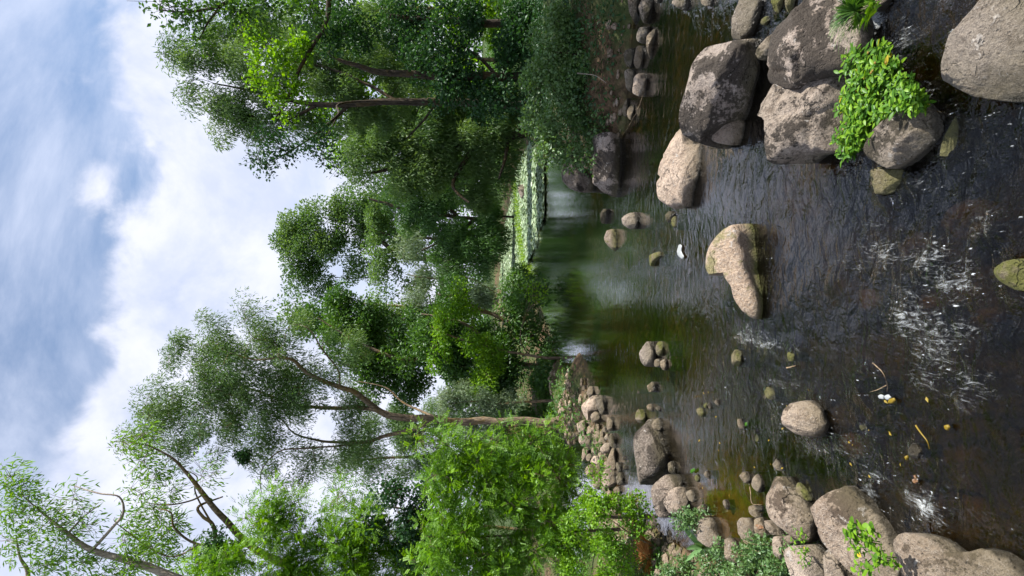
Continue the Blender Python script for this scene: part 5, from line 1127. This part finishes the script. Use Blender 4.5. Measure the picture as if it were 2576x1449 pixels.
def flake(name, label, cat, c, pts, mat, h_=.004):
    loop = smooth_loop(crop(c, pts), 24); ctr2 = loop.mean(0); o3 = on_z(*ctr2, 0.03)
    rings = [np.array([on_z(*(ctr2 + (q - ctr2) * s), 0.03) for q in loop]) + np.array([0, 0, z_]) for s, z_ in ((1, -h_ * 2), (.97, 0), (.75, h_ * .7), (.4, h_))]
    V = np.vstack([np.vstack(rings), (o3 + np.array([0, 0, h_]))[None]]) - o3; n = 24
    V[:, 2] += .006 * fbm(V * 30, 3)
    idx = np.arange(4 * n).reshape(4, n); nx = np.roll(idx, -1, 1)
    F = np.vstack([np.stack([idx[:-1], nx[:-1], nx[1:]], -1).reshape(-1, 3), np.stack([idx[:-1], nx[1:], idx[1:]], -1).reshape(-1, 3), np.stack([idx[-1], nx[-1], np.full(n, 4 * n)], -1)])
    o = mesh_from(name, V, F, 3, M[mat]); o.location = Vector([float(q) for q in o3]); tag(o, label, cat); return o
flake('foam_scrap', 'small white scrap on the water beside the axe shaped rock', 'foam', 2, [(245,480),(262,430),(278,440),(275,480),(293,515),(280,532),(255,510)], 'foam')
flake('white_petal', 'white blossom like scrap below the bent twig, left one', 'flower', 3, [(1597,240),(1612,230),(1632,240),(1630,262),(1605,258)], 'foam')
flake('white_petal', 'white blossom like scrap below the bent twig, right one', 'flower', 3, [(1640,240),(1660,230),(1680,250),(1665,268),(1645,262)], 'foam')
flake('yellow_leaf', 'yellow green leaf under the two white scraps', 'leaf', 3, [(1660,290),(1672,262),(1700,252),(1708,270),(1690,290)], 'yellow')
flake('yellow_leaf', 'curled yellow leaf in the front left of the stream', 'leaf', 3, [(2040,440),(2060,432),(2073,450),(2060,472),(2045,462)], 'yellow')
flake('orange_leaf', 'orange red leaf beside the small rusty stone', 'leaf', 3, [(1828,800),(1845,793),(1858,815),(1845,828),(1830,818)], 'rusty')
flake('pale_leaf', 'cream leaf floating left of the rounded grey stone', 'leaf', 3, [(1775,650),(1788,638),(1793,655),(1785,672)], 'yellow')
flake('red_leaf', 'fallen red leaf on the slanting stone of the left bank', 'leaf', 3, [(850,1100),(880,1105),(890,1130),(865,1140)], 'rusty', .01).location.z += .10
for (a, b_, lab) in [(345, 745, 'left lime leaf floating by the small mossy chip'), (358, 738, 'right lime leaf floating by the small mossy chip'), (710, 430, 'lime leaf stuck on the short squarish stone')]:
    flake('lime_leaf', lab, 'leaf', 3, [(a-7,b_+12),(a-5,b_-10),(a+4,b_-14),(a+7,b_+4),(a+2,b_+14)], 'cress')
proto = None; flecks = []
for i in range(34):
    xx, yy = (rng.uniform(350, 2100), rng.uniform(150, 850)) if i < 26 else (rng.uniform(380, 900), rng.uniform(550, 980))
    p_ = c3(3, xx, yy, .022)
    if gz(p_[0], p_[1]) > -.05 or any(np.hypot(*(p_ - c)[:2]) < s * .6 for _, c, s in ROCKS): continue
    if proto is None:
        q_ = leaf_quads(np.array([[0, 0, 0.]]), np.array([[1, .2, 0.]]), np.array([[0, 0, 1.]]), .027, .014, .1, .1); proto = leaves_obj('fallen_leaf', q_, np.array([.6]), M['yellow']); o = proto
    else: o = proto.copy(); COL.objects.link(o)
    o.location = (float(p_[0]), float(p_[1]), .022); o.rotation_euler = (rng.normal() * .2, rng.normal() * .2, rng.uniform(0, 6.28)); s = rng.uniform(.6, 1.5); o.scale = (s, s, s)
    tag(o, 'tiny yellow fallen leaf floating on the dark left shallows', 'leaf', 'yellow fallen leaves on the dark left shallows')
print('tris', sum(len(o.data.loops) - 2 * len(o.data.polygons) for o in sc.objects if o.type == 'MESH'))
